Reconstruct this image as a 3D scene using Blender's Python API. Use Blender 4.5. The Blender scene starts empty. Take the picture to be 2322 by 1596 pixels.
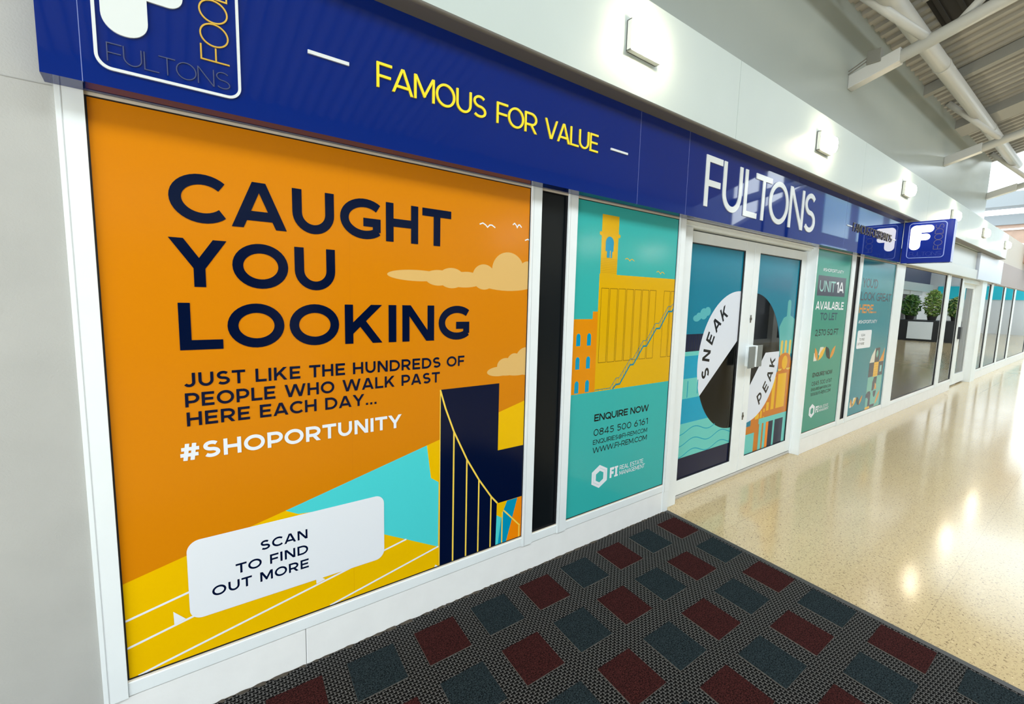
import bpy, bmesh, math, random
from math import sin, cos, pi, radians, sqrt
from mathutils import Matrix, Vector

random.seed(7)
SC = bpy.context.scene
COL = SC.collection

# ------------------------------------------------------------------ camera
cam_d = bpy.data.cameras.new('camera')
cam_d.sensor_width = 36.0
cam_d.sensor_fit = 'HORIZONTAL'
cam_d.lens = 16.5362
cam_d.clip_start = 0.05
cam_d.clip_end = 300
cam = bpy.data.objects.new('camera', cam_d)
COL.objects.link(cam)
CX, CY, CZ = 0.12953, -2.02582, 1.62080
_r = Vector((0.793957, -0.607453, 0.025146))
_u = Vector((0.049877, 0.106301, 0.993082))
_w = Vector((0.605924, 0.787211, -0.114697))
cam.matrix_world = Matrix(((_r.x, _u.x, -_w.x, CX), (_r.y, _u.y, -_w.y, CY), (_r.z, _u.z, -_w.z, CZ), (0, 0, 0, 1)))
SC.camera = cam

# ------------------------------------------------------------------ view, world, daylight
SC.view_settings.view_transform = 'Standard'
SC.view_settings.look = 'None'
SC.view_settings.exposure = 0.1
SC.view_settings.gamma = 1.0
SC.view_settings.use_curve_mapping = False

wd = bpy.data.worlds.new('overcast_sky')
SC.world = wd
wd.use_nodes = True
bg = wd.node_tree.nodes['Background']
bg.inputs['Color'].default_value = (0.86, 0.96, 1.0, 1)
bg.inputs['Strength'].default_value = 4.1


def area(name, loc, rot, sx, sy, power, col=(1, 1, 1)):
    d = bpy.data.lights.new(name, 'AREA')
    d.shape = 'RECTANGLE'
    d.size, d.size_y = sx, sy
    d.energy = power
    d.color = col
    o = bpy.data.objects.new(name, d)
    o.location = loc
    o.rotation_euler = rot
    COL.objects.link(o)
    return o


# daylight coming through the glazed roof ridge and through the entrance doors behind the viewer
area('ridge_skylight_daylight', (4.5, -3.5, 5.38), (0, 0, 0), 18.6, 1.5, 250, (0.95, 0.98, 1.0))
area('entrance_daylight', (-5.19, -3.6, 1.4), (0, radians(-90), 0), 2.5, 5.1, 190, (0.97, 0.99, 1.0))

# ------------------------------------------------------------------ materials


def lin(c):
    return tuple((x / 12.92 if x <= 0.04045 else ((x + 0.055) / 1.055) ** 2.4) for x in c)


def rgb(r, g, b):
    return lin((r / 255, g / 255, b / 255))


MATS = {}


def mat(name, col=(0.8, 0.8, 0.8), rough=0.5, metal=0.0, spec=0.5, emit=None, estr=0.0, coat=0.0, noise=0.0, nscale=20.0, bump=0.0, bscale=60.0):
    if name in MATS:
        return MATS[name]
    m = bpy.data.materials.new(name)
    m.use_nodes = True
    nt = m.node_tree
    b = nt.nodes['Principled BSDF']
    b.inputs['Base Color'].default_value = (*col, 1)
    b.inputs['Roughness'].default_value = rough
    b.inputs['Metallic'].default_value = metal
    b.inputs['Specular IOR Level'].default_value = spec
    if coat:
        b.inputs['Coat Weight'].default_value = coat
        b.inputs['Coat Roughness'].default_value = 0.05
    if emit:
        b.inputs['Emission Color'].default_value = (*emit, 1)
        b.inputs['Emission Strength'].default_value = estr
    if noise or bump:
        tc = nt.nodes.new('ShaderNodeTexCoord')
    if noise:
        n = nt.nodes.new('ShaderNodeTexNoise')
        n.inputs['Scale'].default_value = nscale
        n.inputs['Detail'].default_value = 4
        nt.links.new(tc.outputs['Object'], n.inputs['Vector'])
        r = nt.nodes.new('ShaderNodeMapRange')
        r.inputs['From Min'].default_value = 0.3
        r.inputs['From Max'].default_value = 0.7
        r.inputs['To Min'].default_value = 1 - noise
        r.inputs['To Max'].default_value = 1 + noise * 0.3
        nt.links.new(n.outputs['Fac'], r.inputs['Value'])
        mx = nt.nodes.new('ShaderNodeMix')
        mx.data_type = 'RGBA'
        mx.blend_type = 'MULTIPLY'
        mx.inputs['Factor'].default_value = 1
        mx.inputs['A'].default_value = (*col, 1)
        nt.links.new(r.outputs['Result'], mx.inputs['B'])
        nt.links.new(mx.outputs['Result'], b.inputs['Base Color'])
    if bump:
        n2 = nt.nodes.new('ShaderNodeTexNoise')
        n2.inputs['Scale'].default_value = bscale
        n2.inputs['Detail'].default_value = 3
        nt.links.new(tc.outputs['Object'], n2.inputs['Vector'])
        bp = nt.nodes.new('ShaderNodeBump')
        bp.inputs['Strength'].default_value = bump
        bp.inputs['Distance'].default_value = 0.003
        nt.links.new(n2.outputs['Fac'], bp.inputs['Height'])
        nt.links.new(bp.outputs['Normal'], b.inputs['Normal'])
    MATS[name] = m
    return m


def vinyl(name, r, g, b, rough=0.16):
    return mat('vinyl_' + name, rgb(r, g, b), rough, spec=0.22)


def glass_mat(name, ior):
    m = bpy.data.materials.new(name)
    m.use_nodes = True
    nt = m.node_tree
    nt.nodes.clear()
    out = nt.nodes.new('ShaderNodeOutputMaterial')
    fr = nt.nodes.new('ShaderNodeFresnel')
    fr.inputs['IOR'].default_value = ior
    tr = nt.nodes.new('ShaderNodeBsdfTransparent')
    tr.inputs['Color'].default_value = (0.93, 0.96, 0.95, 1)
    gl = nt.nodes.new('ShaderNodeBsdfGlossy')
    gl.inputs['Roughness'].default_value = 0.0
    mx = nt.nodes.new('ShaderNodeMixShader')
    nt.links.new(fr.outputs[0], mx.inputs[0])
    nt.links.new(tr.outputs[0], mx.inputs[1])
    nt.links.new(gl.outputs[0], mx.inputs[2])
    nt.links.new(mx.outputs[0], out.inputs['Surface'])
    return m


GLASS = glass_mat('clear_glass', 1.3)
GLASS_SHOP = glass_mat('shop_window_glass', 1.75)
WHITE_AL = mat('white_powder_coat', rgb(242, 248, 250), 0.3, noise=0.03, nscale=6)
PLINTH_W = mat('white_plinth_paint', rgb(248, 249, 248), 0.45, noise=0.03, nscale=9, bump=0.25, bscale=90)
WALLGREY = mat('grey_plaster', rgb(182, 182, 178), 0.75, noise=0.06, nscale=5, bump=0.3, bscale=160)
WALLWHITE = mat('white_wall_paint', rgb(188, 200, 196), 0.4, noise=0.02, nscale=3)
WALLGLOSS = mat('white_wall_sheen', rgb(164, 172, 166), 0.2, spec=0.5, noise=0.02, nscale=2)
SOFFITSHADE = mat('soffit_shade_grey', rgb(112, 108, 102), 0.5)  # shade under the white bulkhead put into the soffit colour
GASKET = mat('black_gasket', (0.008, 0.008, 0.01), 0.5)
BLACKPANEL = mat('black_infill_panel', rgb(14, 20, 24), 0.3, spec=0.2)
STEELW = mat('white_steel_paint', rgb(190, 191, 187), 0.4)
DECKM = mat('pale_metal_deck', rgb(150, 148, 141), 0.5, noise=0.05, nscale=4)
CREAM = mat('cream_bead', rgb(225, 215, 200), 0.5)
ALUM = mat('brushed_aluminium', rgb(200, 202, 204), 0.3, metal=0.9)
DARKVOID = mat('dark_gap_black', (0.012, 0.011, 0.010), 0.9)


def fascia_mat():
    m = mat('navy_gloss_acrylic', rgb(0, 34, 118), 0.03, spec=0.62)
    return m


NAVYGLOSS = fascia_mat()
SIGNBLUE = mat('navy_sign_face', rgb(14, 42, 150), 0.12)

# ------------------------------------------------------------------ mesh helpers


def prop(o, label=None, cat=None, group=None, kind=None):
    if label:
        o['label'] = label
    if cat:
        o['category'] = cat
    if group:
        o['group'] = group
    if kind:
        o['kind'] = kind
    return o


def empty(name, loc=(0, 0, 0), **kw):
    o = bpy.data.objects.new(name, None)
    o.empty_display_size = 0.1
    o.location = loc
    COL.objects.link(o)
    return prop(o, **kw)


class MB:
    def __init__(self):
        self.v, self.f, self.m, self.mats = [], [], [], []

    def mi(self, m):
        if m not in self.mats:
            self.mats.append(m)
        return self.mats.index(m)

    def face(self, pts, m):
        k = len(self.v)
        self.v += [tuple(p) for p in pts]
        self.f.append(tuple(range(k, k + len(pts))))
        self.m.append(self.mi(m))

    def box(self, x0, x1, y0, y1, z0, z1, m):
        k = len(self.v)
        self.v += [(x0, y0, z0), (x1, y0, z0), (x1, y1, z0), (x0, y1, z0), (x0, y0, z1), (x1, y0, z1), (x1, y1, z1), (x0, y1, z1)]
        for q in ((0, 3, 2, 1), (4, 5, 6, 7), (0, 1, 5, 4), (1, 2, 6, 5), (2, 3, 7, 6), (3, 0, 4, 7)):
            self.f.append(tuple(k + i for i in q))
            self.m.append(self.mi(m))
        return self

    def tube(self, p0, p1, r, m, n=16, r1=None):
        p0, p1 = Vector(p0), Vector(p1)
        r1 = r if r1 is None else r1
        d = (p1 - p0).normalized()
        a = d.orthogonal().normalized()
        b = d.cross(a)
        k = len(self.v)
        for i in range(n):
            t = 2 * pi * i / n
            o = a * cos(t) + b * sin(t)
            self.v.append(tuple(p0 + o * r))
            self.v.append(tuple(p1 + o * r1))
        for i in range(n):
            j = (i + 1) % n
            self.f.append((k + 2 * i, k + 2 * j, k + 2 * j + 1, k + 2 * i + 1))
            self.m.append(self.mi(m))
        self.f.append(tuple(k + 2 * i for i in range(n))[::-1])
        self.m.append(self.mi(m))
        self.f.append(tuple(k + 2 * i + 1 for i in range(n)))
        self.m.append(self.mi(m))
        return self

    def build(self, name, parent=None, bevel=0.0, smooth=False, **kw):
        me = bpy.data.meshes.new(name)
        off = Vector((0, 0, 0))
        if parent is not None:
            q = parent
            while q is not None:
                off += q.location
                q = q.parent
        me.from_pydata([(x - off.x, y - off.y, z - off.z) for x, y, z in self.v], [], self.f)
        for m in self.mats:
            me.materials.append(m)
        me.polygons.foreach_set('material_index', self.m)
        if smooth:
            me.polygons.foreach_set('use_smooth', [len(p.vertices) <= 4 for p in me.polygons])
        me.update()
        o = bpy.data.objects.new(name, me)
        COL.objects.link(o)
        if parent is not None:
            o.parent = parent
        if bevel:
            b = o.modifiers.new('bevel', 'BEVEL')
            b.width = bevel
            b.segments = 2
            b.limit_method = 'ANGLE'
        return prop(o, **kw)


# ------------------------------------------------------------------ flat artwork helpers


def sarea(p):
    return sum(p[i][0] * p[(i + 1) % len(p)][1] - p[(i + 1) % len(p)][0] * p[i][1] for i in range(len(p))) / 2


def ccw(p):
    return p if sarea(p) > 0 else p[::-1]


def clip_axis(p, ax, val, keep_less):
    out = []
    n = len(p)
    for i in range(n):
        a, b = p[i], p[(i + 1) % n]
        ia = (a[ax] <= val) if keep_less else (a[ax] >= val)
        ib = (b[ax] <= val) if keep_less else (b[ax] >= val)
        if ia:
            out.append(a)
        if ia != ib:
            t = (val - a[ax]) / (b[ax] - a[ax])
            out.append((a[0] + t * (b[0] - a[0]), a[1] + t * (b[1] - a[1])))
    return out


def clip_rect(p, r):
    for ax, val, less in ((0, r[0], False), (0, r[1], True), (1, r[2], False), (1, r[3], True)):
        if p:
            p = clip_axis(p, ax, val, less)
    return p


def ell(cx, cz, rx, rz, a0=0, a1=360, n=40):
    full = abs(a1 - a0) >= 360
    k = n if full else n + 1
    return [(cx + rx * cos(radians(a0 + (a1 - a0) * i / n)), cz + rz * sin(radians(a0 + (a1 - a0) * i / n))) for i in range(k)]


def stroke_quads(pts, w, closed=False):
    n = len(pts)
    L, R = [], []
    for i in range(n):
        if closed:
            a, b, c = pts[i - 1], pts[i], pts[(i + 1) % n]
        else:
            a, b, c = pts[max(i - 1, 0)], pts[i], pts[min(i + 1, n - 1)]
        d1 = (b[0] - a[0], b[1] - a[1])
        d2 = (c[0] - b[0], c[1] - b[1])
        l1 = math.hypot(*d1)
        l2 = math.hypot(*d2)
        if l1 < 1e-9:
            d1, l1 = d2, l2
        if l2 < 1e-9:
            d2, l2 = d1, l1
        n1 = (-d1[1] / l1, d1[0] / l1)
        n2 = (-d2[1] / l2, d2[0] / l2)
        mx, my = n1[0] + n2[0], n1[1] + n2[1]
        ml = math.hypot(mx, my)
        if ml < 0.3:
            mx, my, s = n1[0], n1[1], 1
        else:
            mx, my = mx / ml, my / ml
            s = min(1 / max(mx * n1[0] + my * n1[1], 0.4), 2.5)
        L.append((b[0] + mx * w / 2 * s, b[1] + my * w / 2 * s))
        R.append((b[0] - mx * w / 2 * s, b[1] - my * w / 2 * s))
    out = []
    for i in range(n if closed else n - 1):
        j = (i + 1) % n
        out.append([L[i], R[i], R[j], L[j]])
    return out


WID = dict(A=1.08, B=.86, C=.96, D=.98, E=.78, F=.74, G=1.0, H=.89, J=.72, K=.95, L=.755, M=1.1, N=.935, O=1.11, P=.86, Q=1.11, R=.89, S=.83,
           T=.875, U=.915, V=1.05, W=1.6, X=1.0, Y=1.01, Z=.88)
WID.update({'0': .86, '1': .42, '2': .74, '4': .84, '5': .76, '6': .78, '7': .74, '8': .76, '-': .44, '#': .88, '@': 1.15, ' ': .30})


def gwidth(c, w, sx):
    if c in "I.,'":
        return w
    return WID[c] * sx


def glyph(c, w, sx=1.0):
    """quads of a sans capital in a box x 0..W, y 0..1, stroke w"""
    h = w / 2
    W = gwidth(c, w, sx)
    S = []

    def l(x0, y0, x1, y1, ext=0.0, ext0=None):
        e0 = ext if ext0 is None else ext0
        if ext or e0:
            d = math.hypot(x1 - x0, y1 - y0)
            ux, uy = (x1 - x0) / d, (y1 - y0) / d
            x0, y0, x1, y1 = x0 - ux * e0, y0 - uy * e0, x1 + ux * ext, y1 + uy * ext
        S.append(([(x0, y0), (x1, y1)], False))

    def arc(cx, cy, rx, ry, a0, a1, n=18):
        return ell(cx, cy, rx, ry, a0, a1, n)
    T, B = 1 - h, h
    e = w
    if c == 'A':
        l(h * 1.15, 0, W / 2 - h * .2, 1, e); l(W - h * 1.15, 0, W / 2 + h * .2, 1, e); l(W * .2, .27, W * .8, .27)
    elif c == 'V':
        l(h * 1.15, 1, W / 2 - h * .2, 0, e); l(W - h * 1.15, 1, W / 2 + h * .2, 0, e)
    elif c == 'W':
        q = W / 4
        l(h * 1.1, 1, q + h * .1, 0, e); l(q + h * .3, 0, 2 * q - h * .1, 1, e); l(2 * q + h * .1, 1, 3 * q - h * .3, 0, e); l(3 * q - h * .1, 0, W - h * 1.1, 1, e)
    elif c == 'M':
        l(h, 0, h, 1); l(W - h, 0, W - h, 1); l(h * 1.2, 1, W / 2, .2, e * .5); l(W - h * 1.2, 1, W / 2, .2, e * .5)
    elif c == 'N':
        l(h, 0, h, 1); l(W - h, 0, W - h, 1); l(h * 1.1, 1, W - h * 1.1, 0, e)
    elif c == 'K':
        l(h, 0, h, 1); l(h, .30, W - h * 1.5, 1, e, 0); l(W * .40, .60, W - h * 1.25, 0, e, 0)
    elif c == 'X':
        l(h * 1.3, 0, W - h * 1.3, 1, e); l(h * 1.3, 1, W - h * 1.3, 0, e)
    elif c == 'Y':
        k = e / .6
        for sg_ in (-1, 1):
            S.append(([(W / 2 + sg_ * (W / 2 - h * 1.2) * (1 + k), .42 + .58 * (1 + k)), (W / 2, .42), (W / 2, 0)], False))
    elif c == 'Z':
        l(0, T, W, T); l(0, B, W, B); l(h * 1.4, B, W - h * 1.4, T, e * .4)
    elif c == 'I':
        l(h, 0, h, 1)
    elif c == 'L':
        l(h, 0, h, 1); l(h, B, W, B)
    elif c == 'T':
        l(0, T, W, T); l(W / 2, 0, W / 2, T)
    elif c == 'H':
        l(h, 0, h, 1); l(W - h, 0, W - h, 1); l(h, .5, W - h, .5)
    elif c == 'E':
        l(h, 0, h, 1); l(h, T, W, T); l(h, .5, W * .92, .5); l(h, B, W, B)
    elif c == 'F':
        l(h, 0, h, 1); l(h, T, W, T); l(h, .47, W * .92, .47)
    elif c == 'O' or c == '0':
        S.append((arc(W / 2, .5, W / 2 - h, .5 - h, 0, 360, 36), True))
    elif c == 'Q':
        S.append((arc(W / 2, .5, W / 2 - h, .5 - h, 0, 360, 36), True)); l(W * .58, .3, W * .95, 0.0, w * .2)
    elif c == 'C':
        rx = (W - h - .6 * h) / 1.72
        S.append((arc(h + rx, .5, rx, .5 - h, 44, 316, 28), False))
    elif c == 'G':
        rx = (W - h - .3 * h) / 1.76
        S.append((arc(h + rx, .5, rx, .5 - h, 46, 314, 28), False)); l(W - h, .19, W - h, .53); l(W * .56, .53 - h, W, .53 - h)
    elif c == 'S':
        q = (.5 - h) / 2
        rx = W / 2 - h
        S.append((arc(W / 2, .5 + q, rx * .93, q, 35, 270, 18) + arc(W / 2, .5 - q, rx, q, 90, -145, 18)[1:], False))
    elif c == 'U':
        S.append(([(h, 1)] + arc(W / 2, W / 2 if W / 2 < .5 else .5, W / 2 - h, (W / 2 if W / 2 < .5 else .5) - h, 180, 360, 18) + [(W - h, 1)], False))
    elif c == 'J':
        S.append(([(W - h, 1)] + arc(W / 2, .34, W / 2 - h, .34 - h, 0, -150, 14), False))
    elif c == 'D':
        k = W * .42
        S.append(([(h, B), (k, B)] + arc(k, .5, W - k - h, .5 - h, -90, 90, 18) + [(k, T), (h, T)], False)); l(h, 0, h, 1)
    elif c in 'PR':
        y0 = .36 if c == 'P' else .4
        cy = (T + y0) / 2
        k = W * .5
        S.append(([(h, y0), (k, y0)] + arc(k, cy, W - k - h, (T - y0) / 2, -90, 90, 14) + [(k, T), (h, T)], False)); l(h, 0, h, 1)
        if c == 'R':
            l(W * .5, .42, W - h * 1.2, 0, e * .5, 0)
    elif c == 'B':
        k = W * .5
        for y0, y1, s in ((B, .53, 1.0), (.53, T, .93)):
            S.append(([(h, y0), (k, y0)] + arc(k, (y0 + y1) / 2, W * s - k - h, (y1 - y0) / 2, -90, 90, 14) + [(k, y1), (h, y1)], False))
        l(h, 0, h, 1)
    elif c == '1':
        l(W - h, 0, W - h, 1); l(0, .84, W - h, T, 0)
    elif c == '2':
        S.append((arc(W / 2, .68, W / 2 - h, .32 - h, 165, -25, 16) + [(h * 1.3, B)], False)); l(0, B, W, B)
    elif c == '4':
        l(W * .72, 0, W * .72, 1); l(0, .27, W, .27); l(h, .25, W * .72, 1, e * .3)
    elif c == '5':
        S.append(([(W * .92, T), (W * .2, T), (W * .17, .58)], False))
        S.append((arc(W / 2, .32, W / 2 - h, .32 - h, 135, -150, 20), False))
    elif c == '6':
        S.append((arc(W / 2, .32, W / 2 - h, .32 - h, 0, 360, 28), True)); l(h * 1.4, .42, W * .68, 1, e * .3)
    elif c == '7':
        l(0, T, W, T); l(W - h * 1.4, T, W * .3, 0, e * .4)
    elif c == '8':
        S.append((arc(W / 2, .27, W / 2 - h, .27 - h + .03, 0, 360, 26), True)); S.append((arc(W / 2, .75, W / 2 - h * 1.3, .25 - h, 0, 360, 26), True))
    elif c == '.':
        l(h, 0, h, w)
    elif c == ',':
        l(h, w, h * .3, -.12)
    elif c == "'":
        l(h, .68, h, 1)
    elif c == '-':
        l(0, .42, W, .42)
    elif c == '#':
        l(W * .25, 0, W * .38, 1); l(W * .62, 0, W * .75, 1); l(0, .33, W * .95, .33); l(W * .06, .68, W, .68)
    elif c == '@':
        S.append((arc(W / 2, .42, W / 2 - h, .5 - h, -50, 300, 28), False)); S.append((arc(W / 2, .42, W * .2, .2, 0, 360, 20), True)); l(W * .7, .22, W * .7, .64)
    out = []
    for si, (pts, cl) in enumerate(S):
        for q in stroke_quads(pts, w, cl):
            if c not in ",Q@":
                q = clip_axis(clip_axis(q, 1, 0.0, False), 1, 1.0, True) if q else q
            if len(q) >= 3 and abs(sarea(q)) > 1e-7:
                out.append((q, si))
    return out


class Art:
    """flat or raised artwork on a plane; mp(u, v, d) gives the point d in front of the plane"""

    def __init__(self, mp, clip=None, step=0.00026):
        self.b = MB()
        self.mp, self.clip, self.step = mp, clip, step
        self.k = 0

    def nudge(self):
        self.k += 1
        return (self.k % 10) * 2.2e-5

    def poly(self, pts, m, layer=1, clip=True, nd=None):
        if clip and self.clip:
            pts = clip_rect(list(pts), self.clip)
        q = []
        for p in pts:
            if not q or math.hypot(p[0] - q[-1][0], p[1] - q[-1][1]) > 1e-6:
                q.append(p)
        if len(q) < 3 or abs(sarea(q)) < 1e-9:
            return
        q = ccw(q)
        dd = layer * self.step + (self.nudge() if nd is None else nd)
        self.b.face([self.mp(x, z, dd) for x, z in q], m)

    def rect(self, x0, x1, z0, z1, m, layer=1):
        self.poly([(x0, z0), (x1, z0), (x1, z1), (x0, z1)], m, layer)

    def line(self, pts, w, m, layer=1, closed=False):
        nd = self.nudge()
        for q in stroke_quads(list(pts), w, closed):
            self.poly(q, m, layer, nd=nd)

    def raised(self, pts, m, t, base=0.0, side=None, nd=None):
        q = ccw(list(pts))
        t = t + (self.nudge() if nd is None else nd)
        self.b.face([self.mp(x, z, t) for x, z in q], m)
        n = len(q)
        for i in range(n):
            a, b = q[i], q[(i + 1) % n]
            self.b.face([self.mp(*a, base), self.mp(*b, base), self.mp(*b, t), self.mp(*a, t)], side or m)

    def slab(self, x0, x1, z0, z1, m, t, base=0.0):
        """backing sheet with a real thickness behind the print"""
        self.raised([(x0, z0), (x1, z0), (x1, z1), (x0, z1)], m, t, base)

    def glyphs(self, items, m, layer=1, t=None, base=0.0):
        cur, nd = None, 0
        for q, si in items:
            if si != cur:
                cur, nd = si, self.nudge()
            if t is None:
                self.poly(q, m, layer, nd=nd)
            else:
                self.raised(q, m, t, base, nd=nd)

    def text(self, s, x0, x1, z0, cap, w, m, layer=3, sp=.17, t=None, base=0.0, vert=False):
        def gap(p, n):
            if ' ' in (p, n):
                return sp
            return sp - .05 * (p in 'ATVWYLPF') - .05 * (n in 'ATVWYJ') - .03 * (p in 'OCGQD') - .03 * (n in 'OCGQ')
        narrow = "I.,'"
        nat = sum((w if c in narrow else WID[c]) for c in s) + sum(gap(s[i], s[i + 1]) for i in range(len(s) - 1))
        sx = (x1 - x0) / cap / nat
        x = 0.0
        for i, c in enumerate(s):
            if c != ' ':
                items = []
                for q, si in glyph(c, w, sx if c not in narrow else 1):
                    if c in narrow:
                        q = [(p[0] * min(sx, 1.15), p[1]) for p in q]
                    if vert:
                        qq = [(z0 - p[1] * cap, x0 + (x + p[0]) * cap) for p in q]
                    else:
                        qq = [(x0 + (x + p[0]) * cap, z0 + p[1] * cap) for p in q]
                    items.append((qq, si))
                self.glyphs(items, m, layer, t, base)
            x += (gwidth(c, w, sx) if c not in narrow else w * sx)
            if i + 1 < len(s):
                x += gap(c, s[i + 1]) * sx

    def arctext(self, s, cx, cz, r, angs, cap, w, m, layer=3, outward=True, sx=.85):
        for c, a in zip(s, angs):
            W = gwidth(c, w, sx)
            th = radians(a)
            ux, uz = (cos(th), sin(th)) if outward else (-cos(th), -sin(th))
            rx, rz = uz, -ux
            items = []
            for q, si in glyph(c, w, sx):
                qq = []
                for p in q:
                    du, dr = (p[1] - .5) * cap, (p[0] - W / 2) * cap
                    qq.append((cx + r * cos(th) + ux * du + rx * dr, cz + r * sin(th) + uz * du + rz * dr))
                items.append((qq, si))
            self.glyphs(items, m, layer)

    def build(self, name, parent=None, **kw):
        return self.b.build(name, parent, **kw)


def front(y0):
    return lambda u, v, d: (u, y0 - d, v)


# ------------------------------------------------------------------ setting: floor, walls, roof


def floor_mat():
    m = bpy.data.materials.new('speckled_cream_floor')
    m.use_nodes = True
    nt = m.node_tree
    b = nt.nodes['Principled BSDF']
    N, Lk = nt.nodes.new, nt.links.new
    tc = N('ShaderNodeTexCoord')
    mp = N('ShaderNodeMapping')
    mp.inputs['Scale'].default_value = (1, 1, 1)
    Lk(tc.outputs['Object'], mp.inputs['Vector'])

    def fleck(scale, lo, hi, dist):
        n = N('ShaderNodeTexNoise')
        n.inputs['Scale'].default_value = scale
        n.inputs['Detail'].default_value = 2
        n.inputs['Distortion'].default_value = dist
        Lk(mp.outputs[0], n.inputs['Vector'])
        r = N('ShaderNodeValToRGB')
        r.color_ramp.elements[0].position = lo
        r.color_ramp.elements[1].position = hi
        Lk(n.outputs['Fac'], r.inputs['Fac'])
        return r.outputs['Color']
    big = N('ShaderNodeTexNoise')
    big.inputs['Scale'].default_value = 1.3
    big.inputs['Detail'].default_value = 3
    Lk(mp.outputs[0], big.inputs['Vector'])
    base = N('ShaderNodeMix'); base.data_type = 'RGBA'
    base.inputs['A'].default_value = (*rgb(206, 184, 142), 1)
    base.inputs['B'].default_value = (*rgb(190, 168, 126), 1)
    Lk(big.outputs['Fac'], base.inputs['Factor'])
    m1 = N('ShaderNodeMix'); m1.data_type = 'RGBA'
    m1.inputs['B'].default_value = (*rgb(132, 112, 82), 1)
    Lk(base.outputs['Result'], m1.inputs['A'])
    Lk(fleck(95, .585, .66, .9), m1.inputs['Factor'])
    m2 = N('ShaderNodeMix'); m2.data_type = 'RGBA'
    m2.inputs['B'].default_value = (*rgb(226, 206, 162), 1)
    Lk(m1.outputs['Result'], m2.inputs['A'])
    Lk(fleck(90, .64, .72, .6), m2.inputs['Factor'])
    # tile joints
    br = N('ShaderNodeTexBrick')
    br.offset = 0.0
    br.inputs['Color1'].default_value = (0, 0, 0, 1)
    br.inputs['Color2'].default_value = (0, 0, 0, 1)
    br.inputs['Mortar'].default_value = (1, 1, 1, 1)
    br.inputs['Scale'].default_value = 1.0
    br.inputs['Mortar Size'].default_value = 0.0018
    br.inputs['Mortar Smooth'].default_value = 0.4
    br.inputs['Brick Width'].default_value = 1.49
    br.inputs['Row Height'].default_value = 1.12
    mp2 = N('ShaderNodeMapping')
    mp2.inputs['Location'].default_value = (0.63, 0.43, 0)
    Lk(tc.outputs['Object'], mp2.inputs['Vector'])
    Lk(mp2.outputs[0], br.inputs['Vector'])
    m3 = N('ShaderNodeMix'); m3.data_type = 'RGBA'
    m3.inputs['B'].default_value = (*rgb(120, 100, 72), 1)
    Lk(m2.outputs['Result'], m3.inputs['A'])
    mul = N('ShaderNodeMath'); mul.operation = 'MULTIPLY'; mul.inputs[1].default_value = .4
    Lk(br.outputs['Color'], mul.inputs[0])
    Lk(mul.outputs[0], m3.inputs['Factor'])
    Lk(m3.outputs['Result'], b.inputs['Base Color'])
    b.inputs['Roughness'].default_value = 0.13
    b.inputs['Specular IOR Level'].default_value = 0.55
    rr = N('ShaderNodeMapRange')
    rr.inputs['To Min'].default_value = 0.08
    rr.inputs['To Max'].default_value = 0.2
    Lk(big.outputs['Fac'], rr.inputs['Value'])
    Lk(rr.outputs['Result'], b.inputs['Roughness'])
    return m


b = MB()
b.box(-6, 46, -9, 0.13, -0.1, 0.0, floor_mat())
b.build('floor', kind='structure')

# grey plaster wall at the left of the shop
b = MB()
b.box(-5.2, -0.066, 0.0, 0.35, 0, 3.6, WALLGREY)
b.box(-5.2, -0.07, -0.0012, 0.0, 2.214, 2.2165, mat('hairline_crack', rgb(160, 160, 156), .9))
b.build('wall_left', kind='structure')

b = MB()
b.box(-5.4, -5.2, -7.4, 0.35, 2.7, 6.2, WALLWHITE)
b.box(-5.4, -5.2, -7.4, -6.2, 0, 2.7, WALLWHITE)
b.box(-5.4, -5.2, -1.0, 0.35, 0, 2.7, WALLWHITE)
for y in (-6.2, -4.9, -3.6, -2.3, -1.06):
    b.box(-5.33, -5.27, y, y + .06, 0, 2.7, mat('entrance_frame', rgb(225, 228, 228), .4))
b.build('wall_entrance', kind='structure')  # unseen end wall with the entrance doors, added to close off light from the left

# white bulkhead above the shop fronts, its soffit strip with the shade painted in and the wall above
b = MB()
xs = [-5.2, 0.9, 3.49, 6.08, 8.67, 11.26, 13.85, 15.65]
for x0, x1 in zip(xs, xs[1:]):
    b.box(x0 + .0015, x1 - .0015, -0.2, 0.3, 2.778, 3.302, WALLWHITE)
b.box(-5.2, 15.64, -0.196, 0.29, 2.78, 3.3, mat('joint_grey', rgb(150, 156, 152), .6))
b.build('wall_bulkhead', kind='structure')
b = MB()
n = 8
prof = [(-0.095, 2.765)] + [(-0.185 - .014 * sin(pi / 2 * i / n), 2.777 - .012 * cos(pi / 2 * i / n)) for i in range(n + 1)] + [(-0.199, 2.7785), (-0.095, 2.7785)]
for i in range(len(prof)):
    (ya, za), (yb, zb) = prof[i], prof[(i + 1) % len(prof)]
    b.face([(-5.2, ya, za), (15.65, ya, za), (15.65, yb, zb), (-5.2, yb, zb)], SOFFITSHADE)
b.build('trim_1', kind='structure')
b = MB()
b.box(-5.2, 13.95, 0.0, 0.3, 3.302, 5.0, WALLGLOSS)
b.build('wall_upper', kind='structure')

# corrugated roof deck, two slopes with a glazed ridge between
ZR, SL = 4.64, 0.3


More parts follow.
